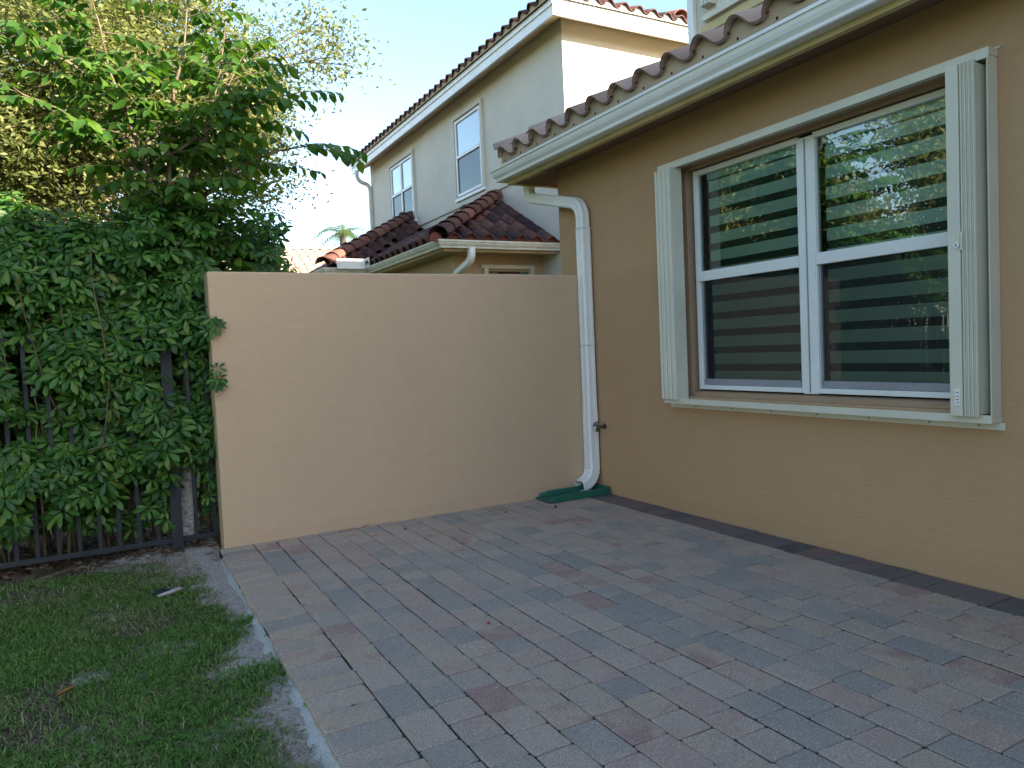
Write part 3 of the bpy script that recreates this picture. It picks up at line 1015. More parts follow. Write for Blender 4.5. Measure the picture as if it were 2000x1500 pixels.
# ribbed shoe turning out along the wall
pts = [Vector((DX, DY, 0.30)), Vector((DX, DY, 0.25))]
pts += bend((DX, DY, 0.235), (DX - .004, DY, 0.115), (DX - 0.105, DY - 0.012, 0.080), 12)
pts += [Vector((DX - 0.155, DY - 0.018, 0.068))]
m = MB()
prof_o = [(-.054, -.056), (.054, -.056), (.054, .056), (-.054, .056)]
S_, U_ = [], []
outer = []
for i, p in enumerate(pts):
    t = (pts[min(i + 1, len(pts) - 1)] - pts[max(i - 1, 0)]).normalized()
    u = Vector((0, 1, 0)); u = (u - t * u.dot(t)).normalized(); s_ = t.cross(u)
    sc = 1.0 + (0.05 if (i % 2 and 2 < i < 14) else 0)
    cham = .014
    a__, b__ = 0.050 * sc, 0.055 * sc
    pr = [(-a__ + cham, -b__), (a__ - cham, -b__), (a__, -b__ + cham), (a__, b__ - cham), (a__ - cham, b__), (-a__ + cham, b__), (-a__, b__ - cham), (-a__, -b__ + cham)]
    outer.append([p + s_ * q[0] + u * q[1] for q in pr])
vv = [q for r_ in outer for q in r_]; ff = []
for i in range(len(outer) - 1):
    for k in range(8):
        ff.append((i * 8 + k, i * 8 + (k + 1) % 8, (i + 1) * 8 + (k + 1) % 8, (i + 1) * 8 + k))
m.add(vv, ff)
shoe = link('outlet_shoe', m, 'white', dsp)
sol = shoe.modifiers.new('wall', 'SOLIDIFY'); sol.thickness = 0.003; sol.offset = -1
m = MB(); q = outer[-3]; m.add([tuple(p) for p in q], [tuple(range(8))])
link('pipe_mouth_shade', m, 'dark', dsp)  # dark face standing in for the shade inside the pipe
for zz in (1.30, 2.315):
    link('pipe_seam', MB().box(DX - .053, DX + .053, DY - .057, DY + .057, zz, zz + 0.004), 'white_old', dsp)

# --- hose bib
hb = link('hose_bib', MB().tube([(0, -0.185, 0.585), (-0.075, -0.185, 0.585), (-0.085, -0.187, 0.575), (-0.088, -0.188, 0.545)], [0.012, 0.012, 0.013, 0.014], 10), 'brass', house, sm=True)
link('flange', MB().tube([(-0.0005, -0.185, 0.585), (-0.006, -0.185, 0.585)], 0.026, 12), 'brass', hb)
link('valve_stem', MB().tube([(-0.070, -0.185, 0.585), (-0.098, -0.185, 0.612)], 0.008, 8), 'brass', hb)
m = MB()
ring = [Vector((-0.100, -0.185, 0.614)) + Vector((0, 1, 0)) * 0.024 * math.cos(t * math.pi / 6) + Vector((0.7, 0, 0.7)) * 0.024 * math.sin(t * math.pi / 6) for t in range(13)]
m.tube(ring, 0.0045, 6, False)
m.tube([ring[0], ring[6]], 0.003, 5); m.tube([ring[3], ring[9]], 0.003, 5)
link('handle', m, 'brass', hb)

# ================================================================== SPLASH BLOCK
sb = MB()
# plan: x from -0.63 (mouth) to -0.03 (closed end), open at the mouth with cut-off corners
def tray(mb, x_in, y0, y1):
    pass
xa, xb, ya, yb2 = -0.635, -0.022, -0.262, -0.012
hz = 0.062
sb.box(xa, xb, ya + .004, yb2 - .004, 0.006, 0.020)                        # floor
for (y0_, y1_, s_) in ((ya, ya + 0.040, 1), (yb2 - 0.040, yb2, -1)):
    # side kerbs tapering towards the mouth
    yo, yi = (y0_, y1_) if s_ == 1 else (y1_, y0_)
    sb.add([(xb, yo, 0.004), (xa + .05, yo, 0.004), (xa + .05, yo + s_ * .010, hz * .8), (xa + .13, yo + s_ * .010, hz), (xb, yo + s_ * .010, hz),
            (xb, yi, 0.021), (xa + .0, yi, 0.021), (xa + .11, yi - s_ * .006, hz * .8), (xa + .16, yi - s_ * .012, hz), (xb, yi - s_ * .012, hz), (xa, yo + s_ * .022, 0.004)],
           [(0, 1, 2, 3, 4), (4, 3, 8, 9), (3, 2, 7, 8), (9, 8, 7, 6, 5), (1, 10, 6, 7, 2), (0, 4, 9, 5)])
sb.box(xb - 0.035, xb + .0, ya + .012, yb2 - .012, 0.0205, hz + .004)
spl = link('splash_block', sb, 'green_plastic', bevel=0.004)
tag(spl, 'green plastic splash tray on the pavers under the white downspout', 'splash block')

# ================================================================== FENCE
fence = empty('fence', (-3.41, 0.27, 0), label='black metal picket fence in front of the hedge, left of the tan wall', cat='fence')
FY = 0.27
def fpart(name, ext, me=None):
    o = link(name, MB().box(*ext), 'black', bevel=0.002)
    o.parent = fence
    o.matrix_parent_inverse = fence.matrix_world.inverted() if False else Matrix.Translation((3.41, -0.27, 0))
    return o
for (xa_, xb_) in ((-3.378, -3.150), (-5.26, -3.452), (-7.2, -5.334)):
    fpart('bottom_rail', (xa_, xb_, FY - .014, FY + .014, 0.035, 0.070))
    fpart('top_rail', (xa_, xb_, FY - .014, FY + .014, 1.475, 1.508))
for xp in (-3.415, -5.297):
    fpart('post', (xp - .0365, xp + .0365, FY - .0365, FY + .0365, -0.10, 1.545))
    fpart('post_cap', (xp - .040, xp + .040, FY - .040, FY + .040, 1.5455, 1.556))
pk = MB().box(-.0125, .0125, -.0125, .0125, 0.0705, 1.4745).mesh('picket')
pk.materials.append(M['black'])
xs = [-3.288, -3.165] + [-3.415 - 0.119 * k for k in range(1, 16)] + [-5.297 - .119 * k for k in range(1, 15)]
for x in xs:
    o = link('picket', pk, None, fence)
    o.location = (x + 3.41 + random.uniform(-.003, .003), 0, 0)

# ================================================================== VEGETATION
def leaf_pts(L, W, fold=0.15, droop=0.25, n=4, pw=0.8):
    """leaf blade along +x: midrib line plus two edges; returns verts, quads"""
    v = []; f = []
    for k in range(n + 1):
        t = k / n
        w = W * 0.5 * (math.sin(math.pi * min(1, t ** pw)) ** 0.75 if 0 < t < 1 else 0.06)
        x = L * t * (1 - 0.12 * droop * t); z = -droop * L * t * t * 0.6
        v += [(x, -w, z + fold * w), (x, 0, z), (x, w, z + fold * w)]
    for k in range(n):
        a = k * 3
        f += [(a, a + 3, a + 4, a + 1), (a + 1, a + 4, a + 5, a + 2)]
    return v, f

def rosette(seed):
    r = random.Random(seed)
    m = MB()
    n = r.choice((7, 8, 9, 9))
    m.tube([(0, 0, -0.10), (0.01, 0, -0.04), (0, 0, 0)], [0.0022, 0.002, 0.003], 4, False)
    for k in range(n):
        az = 2 * math.pi * k / n + r.uniform(-.15, .15)
        L = r.uniform(0.085, 0.118)
        v, f = leaf_pts(L, L * r.uniform(.33, .42), 0.3, r.uniform(.2, .6), 4, 1.45)
        el = r.uniform(-0.35, 0.25)
        Mx = Matrix.Rotation(az, 3, 'Z') @ Matrix.Rotation(-el, 3, 'Y') @ Matrix.Rotation(r.uniform(-.3, .3), 3, 'X')
        st = Vector((math.cos(az), math.sin(az), 0)) * 0.016
        m.add([Mx @ Vector(p) + st for p in v], f)
    return m

ros = [rosette(s) for s in range(7)]
ros_me = []
for r_ in ros:
    me = r_.mesh('leaf_rosette'); smooth(me); me.materials.append(M['schefflera']); ros_me.append(me)

hedge = empty('hedge', (-4.2, 0.75, 0), label='dense dark green umbrella-leaf hedge growing behind and through the black fence', cat='hedge')
def hedge_top(x):
    return 2.42 + 0.12 * math.sin(x * 2.3 + .6) + 0.10 * math.sin(x * 5.1) + (0.02 if x < -3.0 else -0.20 * (x + 3.0))
cand = []
def hedge_point(xr, front=True):
    x = random.uniform(*xr)
    top = hedge_top(x)
    z = 0.16 + (top - 0.16) * random.random() ** 0.85
    b = 0.05 * math.sin(x * 7 + z * 5) + 0.05 * math.sin(z * 9 - x * 3) + 0.04 * math.sin(x * 15 + 1)
    base = 0.16 if z < 1.5 else 0.16 + 0.12 * (z - 1.5) / 1.0
    if z < 0.30 + .10 * math.sin(x * 6): base += 0.16
    y_ = base + b + (abs(random.gauss(0, .10)) if front else random.uniform(.1, 1.1))
    if x > -3.16: y_ = max(y_, 0.30) if x > -3.05 else y_
    return x, y_, z
def clump(x, z):
    return float(vnoise(np.array([x * 5.2 + 40]), np.array([z * 5.2]), 77)[0])
for _ in range(1500):
    x, y_, z = hedge_point((-4.85, -3.08))
    if (z < 1.2 and clump(x, z) < .31) or (z < 1.75 and clump(x, z) < .14): continue
    cand.append((x, y_, z))
for _ in range(2100):
    x, y_, z = hedge_point((-4.95, -2.45), False)
    if x > -3.1 and z < 1.0: continue
    if z < 1.6 and clump(x, z) < .33 and y_ < .50: continue
    if z < .55 and random.random() < .5: continue
    cand.append((x, y_, z))
for _ in range(1000):         # deep inside and at the back
    x = random.uniform(-5.3, -2.5)
    cand.append((x, random.uniform(.8, 1.5), random.uniform(.3, hedge_top(x))))
for _ in range(260):          # tops
    x = random.uniform(-4.9, -2.5)
    cand.append((x, random.uniform(.3, 1.3), hedge_top(x) + random.gauss(0, .07)))
for _ in range(900):          # further along, out of the picture but mirrored in the window
    cand.append(hedge_point((-8.5, -4.9), random.random() < .6))
for _ in range(9):           # sprays reaching past the end of the fence
    cand.append((random.uniform(-3.17, -3.10), random.uniform(-0.06, 0.0), random.choice((1.55, 1.20, 1.62, 1.25)) + random.gauss(0, .05)))
sc_list = []
for c_ in cand:
    u, v_, zz = proj(c_)
    if 338 < u < 402 and 905 < v_ < 1070: continue
    vis = zz > .3 and -20 < u < 640 and -20 < v_ < 1100
    sc_list.append((-(c_[1]) + random.uniform(0, .08) if vis else -99, c_))
sc_list.sort(key=lambda t: -t[0])
hj_v, hj_f = MB(), None
hinv = Vector((-4.2, 0.75, 0))
for rank, (s_, c_) in enumerate(sc_list):
    # face outward-up with scatter
    nrm = Vector((random.gauss(0, .28), -0.95 + random.gauss(0, .2), 0.8 + random.gauss(0, .25))).normalized()
    if c_[2] > hedge_top(c_[0]) - .12: nrm = Vector((random.gauss(0, .35), -.35 + random.gauss(0, .3), 1)).normalized()
    q = nrm.to_track_quat('Z', 'Y') @ Matrix.Rotation(random.uniform(0, 6.28), 3, 'Z').to_quaternion()
    sc = random.uniform(.58, 1.0)
    if c_[1] > .75: sc *= 1.35
    if c_[0] > -3.17 and c_[1] < .05: sc = random.uniform(.5, .7)
    if rank < 297 and s_ > -50:
        o = bpy.data.objects.new('leaf_rosette', random.choice(ros_me))
        COL.objects.link(o)
        o.parent = hedge
        o.location = Vector(c_) - hinv
        o.rotation_mode = 'QUATERNION'; o.rotation_quaternion = q
        o.scale = (sc, sc, sc)
    else:
        r_ = random.choice(ros)
        Mx = q.to_matrix() * sc
        L_ = Vector(c_) - hinv
        hj_v.add([Mx @ Vector(p) + L_ for p in r_.v], r_.f)
fo = link('foliage', hj_v, 'schefflera', hedge, sm=True)
tag(fo, kind='stuff')
# woody stems inside the hedge
sm_ = MB()
for _ in range(120):
    x = random.uniform(-5.2, -2.6); y_ = random.uniform(.42, 1.15)
    if -3.45 < x < -3.2 and y_ < .7: continue
    pts = [Vector((x, y_, -0.05))]
    d = Vector((random.gauss(0, .12), random.gauss(-.05, .12), 1)).normalized()
    n_ = random.randint(5, 8)
    for k in range(n_):
        d = (d + Vector((random.gauss(0, .12), random.gauss(0, .12), .1))).normalized()
        pts.append(pts[-1] + d * random.uniform(.2, .32))
    r0 = random.uniform(.006, .016)
    sm_.tube([p - hinv for p in pts], [r0 * (1 - .7 * k / n_) for k in range(n_ + 1)], 5, False)
for _ in range(26):
    p0 = Vector((random.uniform(-4.6, -3.55), random.uniform(.3, .55), random.uniform(.3, 1.5)))
    p2 = p0 + Vector((random.uniform(-.4, .4), random.uniform(-.3, -.05), random.uniform(-.05, .25)))
    mid = (p0 + p2) / 2 + Vector((0, 0, random.uniform(-.06, .06)))
    sm_.tube([p - hinv for p in (p0, mid, p2)], [.007, .006, .004], 5, False)
link('stems', sm_, 'stem', hedge, sm=True)

# leaf litter under the hedge
lv, lf = [], []
cnt = 2600
px = rng.uniform(-5.2, -3.1, cnt); py = rng.uniform(0.08, 1.3, cnt)
keep = (py > 0.22) | (rng.random(cnt) < .45)
px, py = px[keep], py[keep]
cnt = len(px)
an = rng.uniform(0, 6.28, cnt); L = rng.uniform(.02, .055, cnt); W = L * rng.uniform(.3, .5, cnt)
zz = -0.012 + rng.uniform(0, .02, cnt)
ca, sa = np.cos(an), np.sin(an)
P = np.stack([np.stack([px, py, zz], -1),
              np.stack([px + ca * L * .5 - sa * W, py + sa * L * .5 + ca * W, zz + rng.uniform(-.004, .014, cnt)], -1),
              np.stack([px + ca * L, py + sa * L, zz + rng.uniform(-.004, .010, cnt)], -1),
              np.stack([px + ca * L * .5 + sa * W, py + sa * L * .5 - ca * W, zz + rng.uniform(-.004, .014, cnt)], -1)], 1)
me = np_mesh('leaf_litter', P.reshape(-1, 3), np.arange(cnt * 4), 4)
tag(link('leaf_litter', me, 'litter'), 'brown fallen leaves littering the soil under the hedge', 'leaf litter', kind='stuff')

# ---------------------------------------------------------------- young broad-leaved tree behind the fence
tree = empty('young_tree', (-3.33, 0.52, 0), label='young broad-leaved tree with pale lichened trunk rising behind fence beside the tan wall', cat='tree')
T0 = Vector((-3.33, 0.52, 0))
def tpart(name, mb_, mat, sm=True):
    mb_.v = [tuple(Vector(p) - T0) for p in mb_.v]
    return link(name, mb_, mat, tree, sm=sm)
tk = MB()
tk.tube([(-3.345, .50, -.08), (-3.335, .50, .1), (-3.315, .50, .5), (-3.285, .51, 1.0)], [.062, .052, .045, .038], 12, False)
tpart('trunk', tk, 'trunk_white')
stems = [
    [(-3.285, .51, .98), (-3.255, .53, 1.5), (-3.225, .55, 2.0), (-3.20, .57, 2.2), (-3.29, .62, 2.6), (-3.27, .66, 3.0), (-3.21, .70, 3.35), (-3.12, .74, 3.65), (-3.06, .76, 4.1)],
    [(-3.225, .55, 1.95), (-3.31, .57, 2.3), (-3.40, .60, 2.60), (-3.48, .60, 2.90), (-3.56, .6, 3.18), (-3.63, .6, 3.4), (-3.67, .6, 3.7), (-3.75, .62, 4.1)],
    [(-3.20, .57, 2.25), (-3.14, .60, 2.48), (-2.96, .62, 2.65), (-2.72, .66, 2.85), (-2.45, .72, 2.98), (-2.2, .75, 3.05)],
    [(-3.26, .63, 2.5), (-3.12, .7, 2.72), (-3.02, .72, 3.0), (-2.95, .75, 3.25), (-2.85, .8, 3.6), (-2.8, .82, 3.9)],
    [(-3.27, .66, 2.85), (-3.0, .60, 3.05), (-2.7, .55, 3.25), (-2.45, .52, 3.35)],
    [(-3.42, .6, 2.65), (-3.70, .5, 2.88), (-3.95, .42, 3.05), (-4.2, .36, 3.12)],
    [(-3.27, .7, 2.9), (-3.05, 1.0, 3.2), (-2.8, 1.2, 3.5), (-2.6, 1.3, 3.9)],
    [(-3.55, .6, 3.15), (-3.85, .55, 3.4), (-4.1, .5, 3.5), (-4.3, .5, 3.55)],
]
stm = MB(); twigs = []
for i, s_ in enumerate(stems):
    n_ = len(s_)
    r0 = .033 if i == 0 else (.024 if i < 4 else .013)
    stm.tube(s_, [max(.0045, r0 * (1 - .85 * k / (n_ - 1))) for k in range(n_)], 8, False)
    pts = [Vector(p) for p in s_]
    tot = sum((pts[k + 1] - pts[k]).length for k in range(n_ - 1))
    d_ = 0.35 if i == 0 else 0.12
    acc = 0
    for k in range(n_ - 1):
        seg = pts[k + 1] - pts[k]
        L_ = seg.length
        t = 0
        while t < L_:
            p = pts[k] + seg * (t / L_)
            if p.z > 2.15 or (p.z > 1.9 and random.random() < .3):
                az = random.uniform(0, 2 * math.pi)
                dr = Vector((math.cos(az) * 1.0, math.sin(az) * .8 - .12, random.uniform(-.05, .65))).normalized()
                twigs.append((p, dr, random.uniform(.28, .62)))
            t += random.uniform(.036, .072)
    twigs.append((pts[-1], (pts[-1] - pts[-2]).normalized(), .45))
leaf_list = []
for p, dr, L_ in twigs:
    n_ = 5
    q = [p]
    d = dr.copy()
    for k in range(n_):
        d = (d + Vector((random.gauss(0, .1), random.gauss(0, .1), -.10))).normalized()
        q.append(q[-1] + d * L_ / n_)
    stm.tube(q, [.0042 - .0006 * k for k in range(n_ + 1)], 4, False)
    m_ = int(L_ / .036)
    for k in range(2, m_ + 1):
        t = k / m_ * n_
        a = min(n_ - 1, int(t)); pt = q[a].lerp(q[a + 1], min(1, t - a))
        side = 1 if k % 2 else -1
        dd = (q[a + 1] - q[a]).normalized()
        lat = dd.cross(Vector((0, 0, 1)))
        if lat.length < .1: lat = Vector((1, 0, 0))
        lat.normalize()
        ld = (dd * random.uniform(.25, .7) + lat * side * random.uniform(.6, 1.0) + Vector((0, 0, random.uniform(-.75, -.10)))).normalized()
        leaf_list.append((pt, ld, random.uniform(.075, .128)))
tpart('branches', stm, 'stem')
lv_, lf_ = leaf_pts(1.0, .57, 0.22, .35, 4)
lmesh = MB(); lmesh.add(lv_, lf_)
leaf_me = lmesh.mesh('leaf'); smooth(leaf_me); leaf_me.materials.append(M['broad_o'])
def leaf_rot(ld):
    z = Vector((random.gauss(0, .35), random.gauss(0, .35), 1))
    y_ = z.cross(ld)
    if y_.length < .05: y_ = Vector((0, 1, 0))
    y_.normalize(); z = ld.cross(y_).normalized()
    return Matrix((ld, y_, z)).transposed()
order = []
for L_ in leaf_list:
    u, v_, zz = proj(L_[0])
    order.append((-L_[0].y * .5 + L_[2] * 4 if (0 < u < 720 and 0 < v_ < 560) else -99, L_))
order.sort(key=lambda t: -t[0])
jl = MB()
for rank, (s_, (pt, ld, sz)) in enumerate(order):
    R3 = leaf_rot(ld)
    if rank < 297 and s_ > -50:
        o = bpy.data.objects.new('leaf', leaf_me); COL.objects.link(o)
        o.parent = tree
        o.matrix_local = Matrix.Translation(pt - T0) @ R3.to_4x4() @ Matrix.Scale(sz, 4)
    else:
        jl.add([(R3 @ Vector(p)) * sz + pt for p in lv_], lf_)
cr = tpart('crown', jl, 'broad')
tag(cr, kind='stuff')

# ---------------------------------------------------------------- big background trees
def grow(base, height, spread, seed, r0=.16, levels=4):
    """recursive branching: returns tube mesh and twig tips"""
    r = random.Random(seed)
    m = MB(); tips = []
    def rec(p, d, L_, rad, lev):
        n_ = 4
        q = [p]; dd = d.copy()
        for k in range(n_):
            dd = (dd + Vector((r.gauss(0, .13), r.gauss(0, .13), r.gauss(.03, .08)))).normalized()
            q.append(q[-1] + dd * L_ / n_)
        m.tube(q, [rad * (1 - .45 * k / n_) for k in range(n_ + 1)], 6 if lev < 2 else 4, False)
        if lev >= levels:
            for k in range(1, n_ + 1): tips.append((q[k], dd.copy()))
            return
        nb = r.randint(3, 4) if lev < 3 else r.randint(3, 4)
        for b in range(nb):
            t = 1.0 if b == 0 else r.uniform(.35, 1)
            a = min(n_ - 1, int(t * n_)); pt = q[a].lerp(q[a + 1], min(1, t * n_ - a))
            az = r.uniform(0, 2 * math.pi)
            spread_ = r.uniform(.45, 1.0) * spread if b else r.uniform(.1, .35)
            o = dd.orthogonal().normalized(); w = dd.cross(o)
            nd = (dd + (o * math.cos(az) + w * math.sin(az)) * spread_).normalized()
            rec(pt, nd, L_ * r.uniform(.62, .82), rad * .58, lev + 1)
    rec(Vector(base), Vector((r.gauss(0, .05), r.gauss(0, .05), 1)).normalized(), height, r0, 0)
    return m, tips

def leaf_cloud(tips, per, spread, size, seed, filt=None, droop=.4):
    r = np.random.default_rng(seed)
    T = np.array([tuple(t[0]) for t in tips])
    D = np.array([tuple(t[1]) for t in tips])
    P0 = np.repeat(T, per, 0) + r.normal(0, spread, (len(T) * per, 3)) * np.array([1, 1, .8])
    if filt is not None:
        P0 = P0[filt(P0)]
    n_ = len(P0)
    d = r.normal(0, 1, (n_, 3)); d[:, 2] = d[:, 2] * .6 - droop
    d /= np.linalg.norm(d, axis=1, keepdims=True)
    nrm = r.normal(0, 1, (n_, 3)); nrm[:, 2] += .6
    s = np.cross(d, nrm); s /= np.maximum(1e-6, np.linalg.norm(s, axis=1, keepdims=True))
    u = np.cross(s, d)
    L_ = size * r.uniform(.6, 1.25, (n_, 1)); W_ = L_ * r.uniform(.32, .48, (n_, 1)) * .5
    bow = L_ * .12
    V = np.stack([P0, P0 + d * L_ * .45 + s * W_ + u * bow, P0 + d * L_, P0 + d * L_ * .45 - s * W_ + u * bow], 1).reshape(-1, 3)
    return np_mesh('crown', V, np.arange(n_ * 4), 4)

def background_tree(name, label, base, height, spread, seed, per, sprd, size, mat, r0=.16, levels=4, filt=None, group=None, bark='bark'):
    t = empty(name, base, label=label, cat='tree')
    if group: t['group'] = group
    m_, tips = grow((0, 0, -.15), height, spread, seed, r0, levels)
    link('trunk', m_, bark, t, sm=True)
    b = np.array(base)
    me_ = leaf_cloud(tips, per, sprd, size, seed, None if filt is None else (lambda P: filt(P + b)))
    tag(link('crown', me_, mat, t), kind='stuff')
    return t

def project_np(P):
    d = P - np.array(CAM)
    z = d @ np.array(FWD)
    return 1000 + 1435 * (d @ np.array(RIGHT)) / z, 750 + 1435 * (d @ np.array(DOWN)) / z

background_tree('oak_tree', 'large yellow-green sunlit tree filling the sky above the hedge at left', (-2.45, 6.4, 0), 2.55, 1.0, 12, 36, .25, .085, 'oak', .15, 5)
background_tree('oak_tree', 'taller sunlit olive tree behind the hedge at the far left edge', (-5.6, 7.6, 0), 2.8, 1.0, 23, 32, .27, .09, 'oak', .16, 5)
background_tree('shade_tree', 'dark shaded tree glimpsed between the trunks behind the hedge', (-5.2, 13.5, 0), 2.6, 1.0, 31, 20, .30, .12, 'oak_shaded', .18, 5)

background_tree('garden_tree', 'sunlit tree mirrored at the left of the upper window panes', (-8.2, 3.4, 0), 2.0, 1.0, 41, 70, .32, .12, 'oak', .14, 4)
background_tree('garden_tree', 'sunlit tree mirrored in the middle of the upper right window pane', (-10.5, 1.6, 0), 2.3, 1.0, 42, 90, .36, .13, 'oak', .15, 4)
background_tree('garden_tree', 'green tree mirrored beside the shutter lock in the right window', (-9.0, -1.0, 0), 2.0, 1.0, 43, 80, .36, .13, 'broad', .14, 4)

# palm far away beyond the neighbouring house
palm = empty('palm_tree', (5.75, 27.5, 0), label='distant palm crown peeking above the tiled roof between trees and neighbouring house', cat='palm')
m = MB(); m.tube([(0, 0, -.1), (.05, 0, 3.4), (0, 0, 6.85)], [.2, .15, .14], 8, False)
link('trunk', m, 'bark', palm, sm=True)
pm = MB()
for k in range(26):
    az = 2 * math.pi * k / 26 + random.uniform(-.2, .2)
    el = random.uniform(-.1, 1.1)
    L_ = random.uniform(1.5, 2.1)
    q = []
    for j in range(9):
        t = j / 8
        e2 = el - 1.3 * t * t
        q.append(Vector((math.cos(az) * L_ * t * math.cos(el * .6), math.sin(az) * L_ * t * math.cos(el * .6), 6.85 + L_ * (math.sin(el) * t - .9 * t * t))))
    for j in range(8):
        for s_ in (-1, 1):
            for h_ in (0, .5):
                a = q[j].lerp(q[j + 1], h_); d = (q[j + 1] - q[j]).normalized()
                lat = Vector((-math.sin(az), math.cos(az), 0)) * s_
                tip = a + (d * .5 + lat * .8 + Vector((0, 0, -.35))).normalized() * .45
                pm.add([a, a + d * .05, tip], [(0, 1, 2)])
tag(link('fronds', pm, 'palm', palm), kind='stuff')

# ================================================================== NEIGHBOURING HOUSE
nb = empty('house', (2.8, 4.5, 0), label='two-storey cream stucco house with red tiled hip roofs behind the privacy wall', cat='house')
nb_inv = Matrix.Translation((-2.8, -4.5, 0))
def npart(name, mb_, mat, parent=None, bevel=0, sm=False):
    o = link(name, mb_, mat, sm=sm, bevel=bevel)
    o.parent = parent or nb
    if parent is None:
        o.matrix_parent_inverse = nb_inv
    return o
XW, YN, YF = 2.817, 4.513, 14.3
ZW = 6.22
nw = MB()
nw.box(XW, 12.0, YN, YF, -.1, 6.50)
npart('wall', nw, 'cream')
npart('band_course', MB().box(XW - .035, XW - .001, YN + .002, YF, 4.27, 4.36), 'cream')
# ground-floor wings under the low roofs
GZN = 2.95
AX, AY = 0.71, 4.82
BX, BY = -0.09, 8.47
npart('wing_wall', MB().box(AX + .42, XW - .002, AY + .55, 10.0, -.1, GZN - .05), 'cream_tan')
npart('wing_wall', MB().box(BX + .42, XW - .003, BY + .42, 14.0, -.1, GZN - .05), 'cream_tan')
# window head of the wing
ww = npart('wing_window', MB().box(1.62, 2.62, AY + .50, AY + .549, 2.62, 2.68), 'ivory')
npart('shutter_track', MB().box(1.66, 1.72, AY + .47, AY + .548, 1.2, 2.619), 'ivory', ww)
npart('shutter_track', MB().box(2.52, 2.58, AY + .47, AY + .548, 1.2, 2.619), 'ivory', ww)
npart('glass_pane', MB().box(1.73, 2.51, AY + .535, AY + .547, 1.2, 2.58), 'glass_far', ww)

# --- upper windows on the side wall, recess shade painted as a darker border
def up_window(y0, y1, z0, z1, cols):
    """side-wall window; y0 near, y1 far"""
    w = npart('window', MB().box(XW - .006, XW - .001, y0 - .03, y1 + .03, z0 - .03, z1 + .03), 'reveal')
    fw = .055
    for ext in ((y0, y0 + fw, z0, z1), (y1 - fw, y1, z0, z1), (y0 + fw, y1 - fw, z1 - fw, z1), (y0 + fw, y1 - fw, z0, z0 + fw)):
        npart('window_frame', MB().box(XW - .040, XW - .0065, *ext), 'frame', w, bevel=.004)
    zm = z0 + (z1 - z0) * .52
    npart('meeting_rail', MB().box(XW - .046, XW - .0065, y0 + fw, y1 - fw, zm - .03, zm + .03), 'frame', w)
    cw = (y1 - y0 - 2 * fw) / cols
    for k in range(1, cols):
        yy = y0 + fw + cw * k
        npart('mullion', MB().box(XW - .043, XW - .0065, yy - .035, yy + .035, z0 + fw, z1 - fw), 'frame', w)
    for k in range(cols):
        ya_, yb_ = y0 + fw + cw * k + (.035 if k else 0), y0 + fw + cw * (k + 1) - (.035 if k < cols - 1 else 0)
        for za, zb, nm in ((z0 + fw, zm - .03, 'low'), (zm + .03, z1 - fw, 'up')):
            p_ = MB(); rect(p_, (XW - .016, yb_, za), (XW - .016, ya_, za), (XW - .016, ya_, zb), (XW - .016, yb_, zb))
            npart('glass_pane', p_, 'glass_far', w)
            if nm == 'low':
                p_ = MB(); rect(p_, (XW - .026, yb_, za), (XW - .026, ya_, za), (XW - .026, ya_, zb), (XW - .026, yb_, zb))
                npart('insect_screen', p_, 'screen', w)
    # projecting stucco surround on three sides
    npart('surround', MB().box(XW - .050, XW - .002, y0 - .10, y1 + .10, z1 + .031, z1 + .11), 'cream', w)
    npart('surround', MB().box(XW - .050, XW - .002, y0 - .10, y0 - .031, z0 - .03, z1 + .0305), 'cream', w)
    npart('surround', MB().box(XW - .050, XW - .002, y1 + .031, y1 + .10, z0 - .03, z1 + .0305), 'cream', w)
    npart('sill', MB().box(XW - .060, XW - .002, y0 - .10, y1 + .10, z0 - .09, z0 - .031), 'frame', w)
up_window(7.44, 8.61, 4.48, 6.02, 1)
up_window(11.11, 12.60, 4.50, 6.0, 2)

# --- tiles
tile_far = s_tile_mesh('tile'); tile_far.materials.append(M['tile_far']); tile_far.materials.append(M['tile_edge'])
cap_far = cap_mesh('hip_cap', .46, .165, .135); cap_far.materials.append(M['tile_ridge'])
NP = 0.53
nroof = MB()
def face(*p): nroof.add(p, [tuple(range(len(p)))])
runA = XW - AX; runB = XW - BX
zA, zB = GZN + NP * runA, GZN + NP * runB
face((AX, AY, GZN + .04), (XW, AY, GZN + .04), (XW, AY + runA, zA + .04))
face((AX, AY, GZN + .04), (XW, AY + runA, zA + .04), (XW, 12, zA + .04), (AX, 12, GZN + .04))
face((BX, BY, GZN + .04), (XW, BY, GZN + .04), (XW, BY + runB, zB + .04))
face((BX, BY, GZN + .04), (XW, BY + runB, zB + .04), (XW, 14.2, zB + .04), (BX, 14.2, GZN + .04))
low = npart('low_roof', nroof, 'tile_base')
def nput(name, me_, loc, xd, yd, parent, jig=.008):
    o = bpy.data.objects.new(name, me_); COL.objects.link(o)
    mw = basis(loc, xd, yd) @ Matrix.Rotation(random.gauss(0, jig), 4, 'Z') @ Matrix.Rotation(random.gauss(0, jig), 4, 'Y')
    o.parent = parent
    o.matrix_basis = mw
    return o
cN = 1 / math.sqrt(1 + NP * NP)
def front_tiles(x0_, y0_, runx, valley=None):
    """tiles on a slope facing -Y whose left edge is a hip climbing at 45 degrees"""
    r_ = 0
    while True:
        s_ = r_ * .385
        yy = y0_ - .05 + s_ * cN
        left = x0_ + max(0, s_ * cN - .05)
        if left > XW - .15: break
        k = 0
        while True:
            xx = XW - .13 - k * TW
            if xx < left + .10: break
            zz = GZN + .055 + (s_ - .05) * NP * cN
            if valley is None or not valley(xx, yy):
                nput('tile', tile_far, (xx, yy, zz), (1, 0, 0), (0, cN, NP * cN), low)
            k += 1
        r_ += 1
front_tiles(AX, AY, runA)
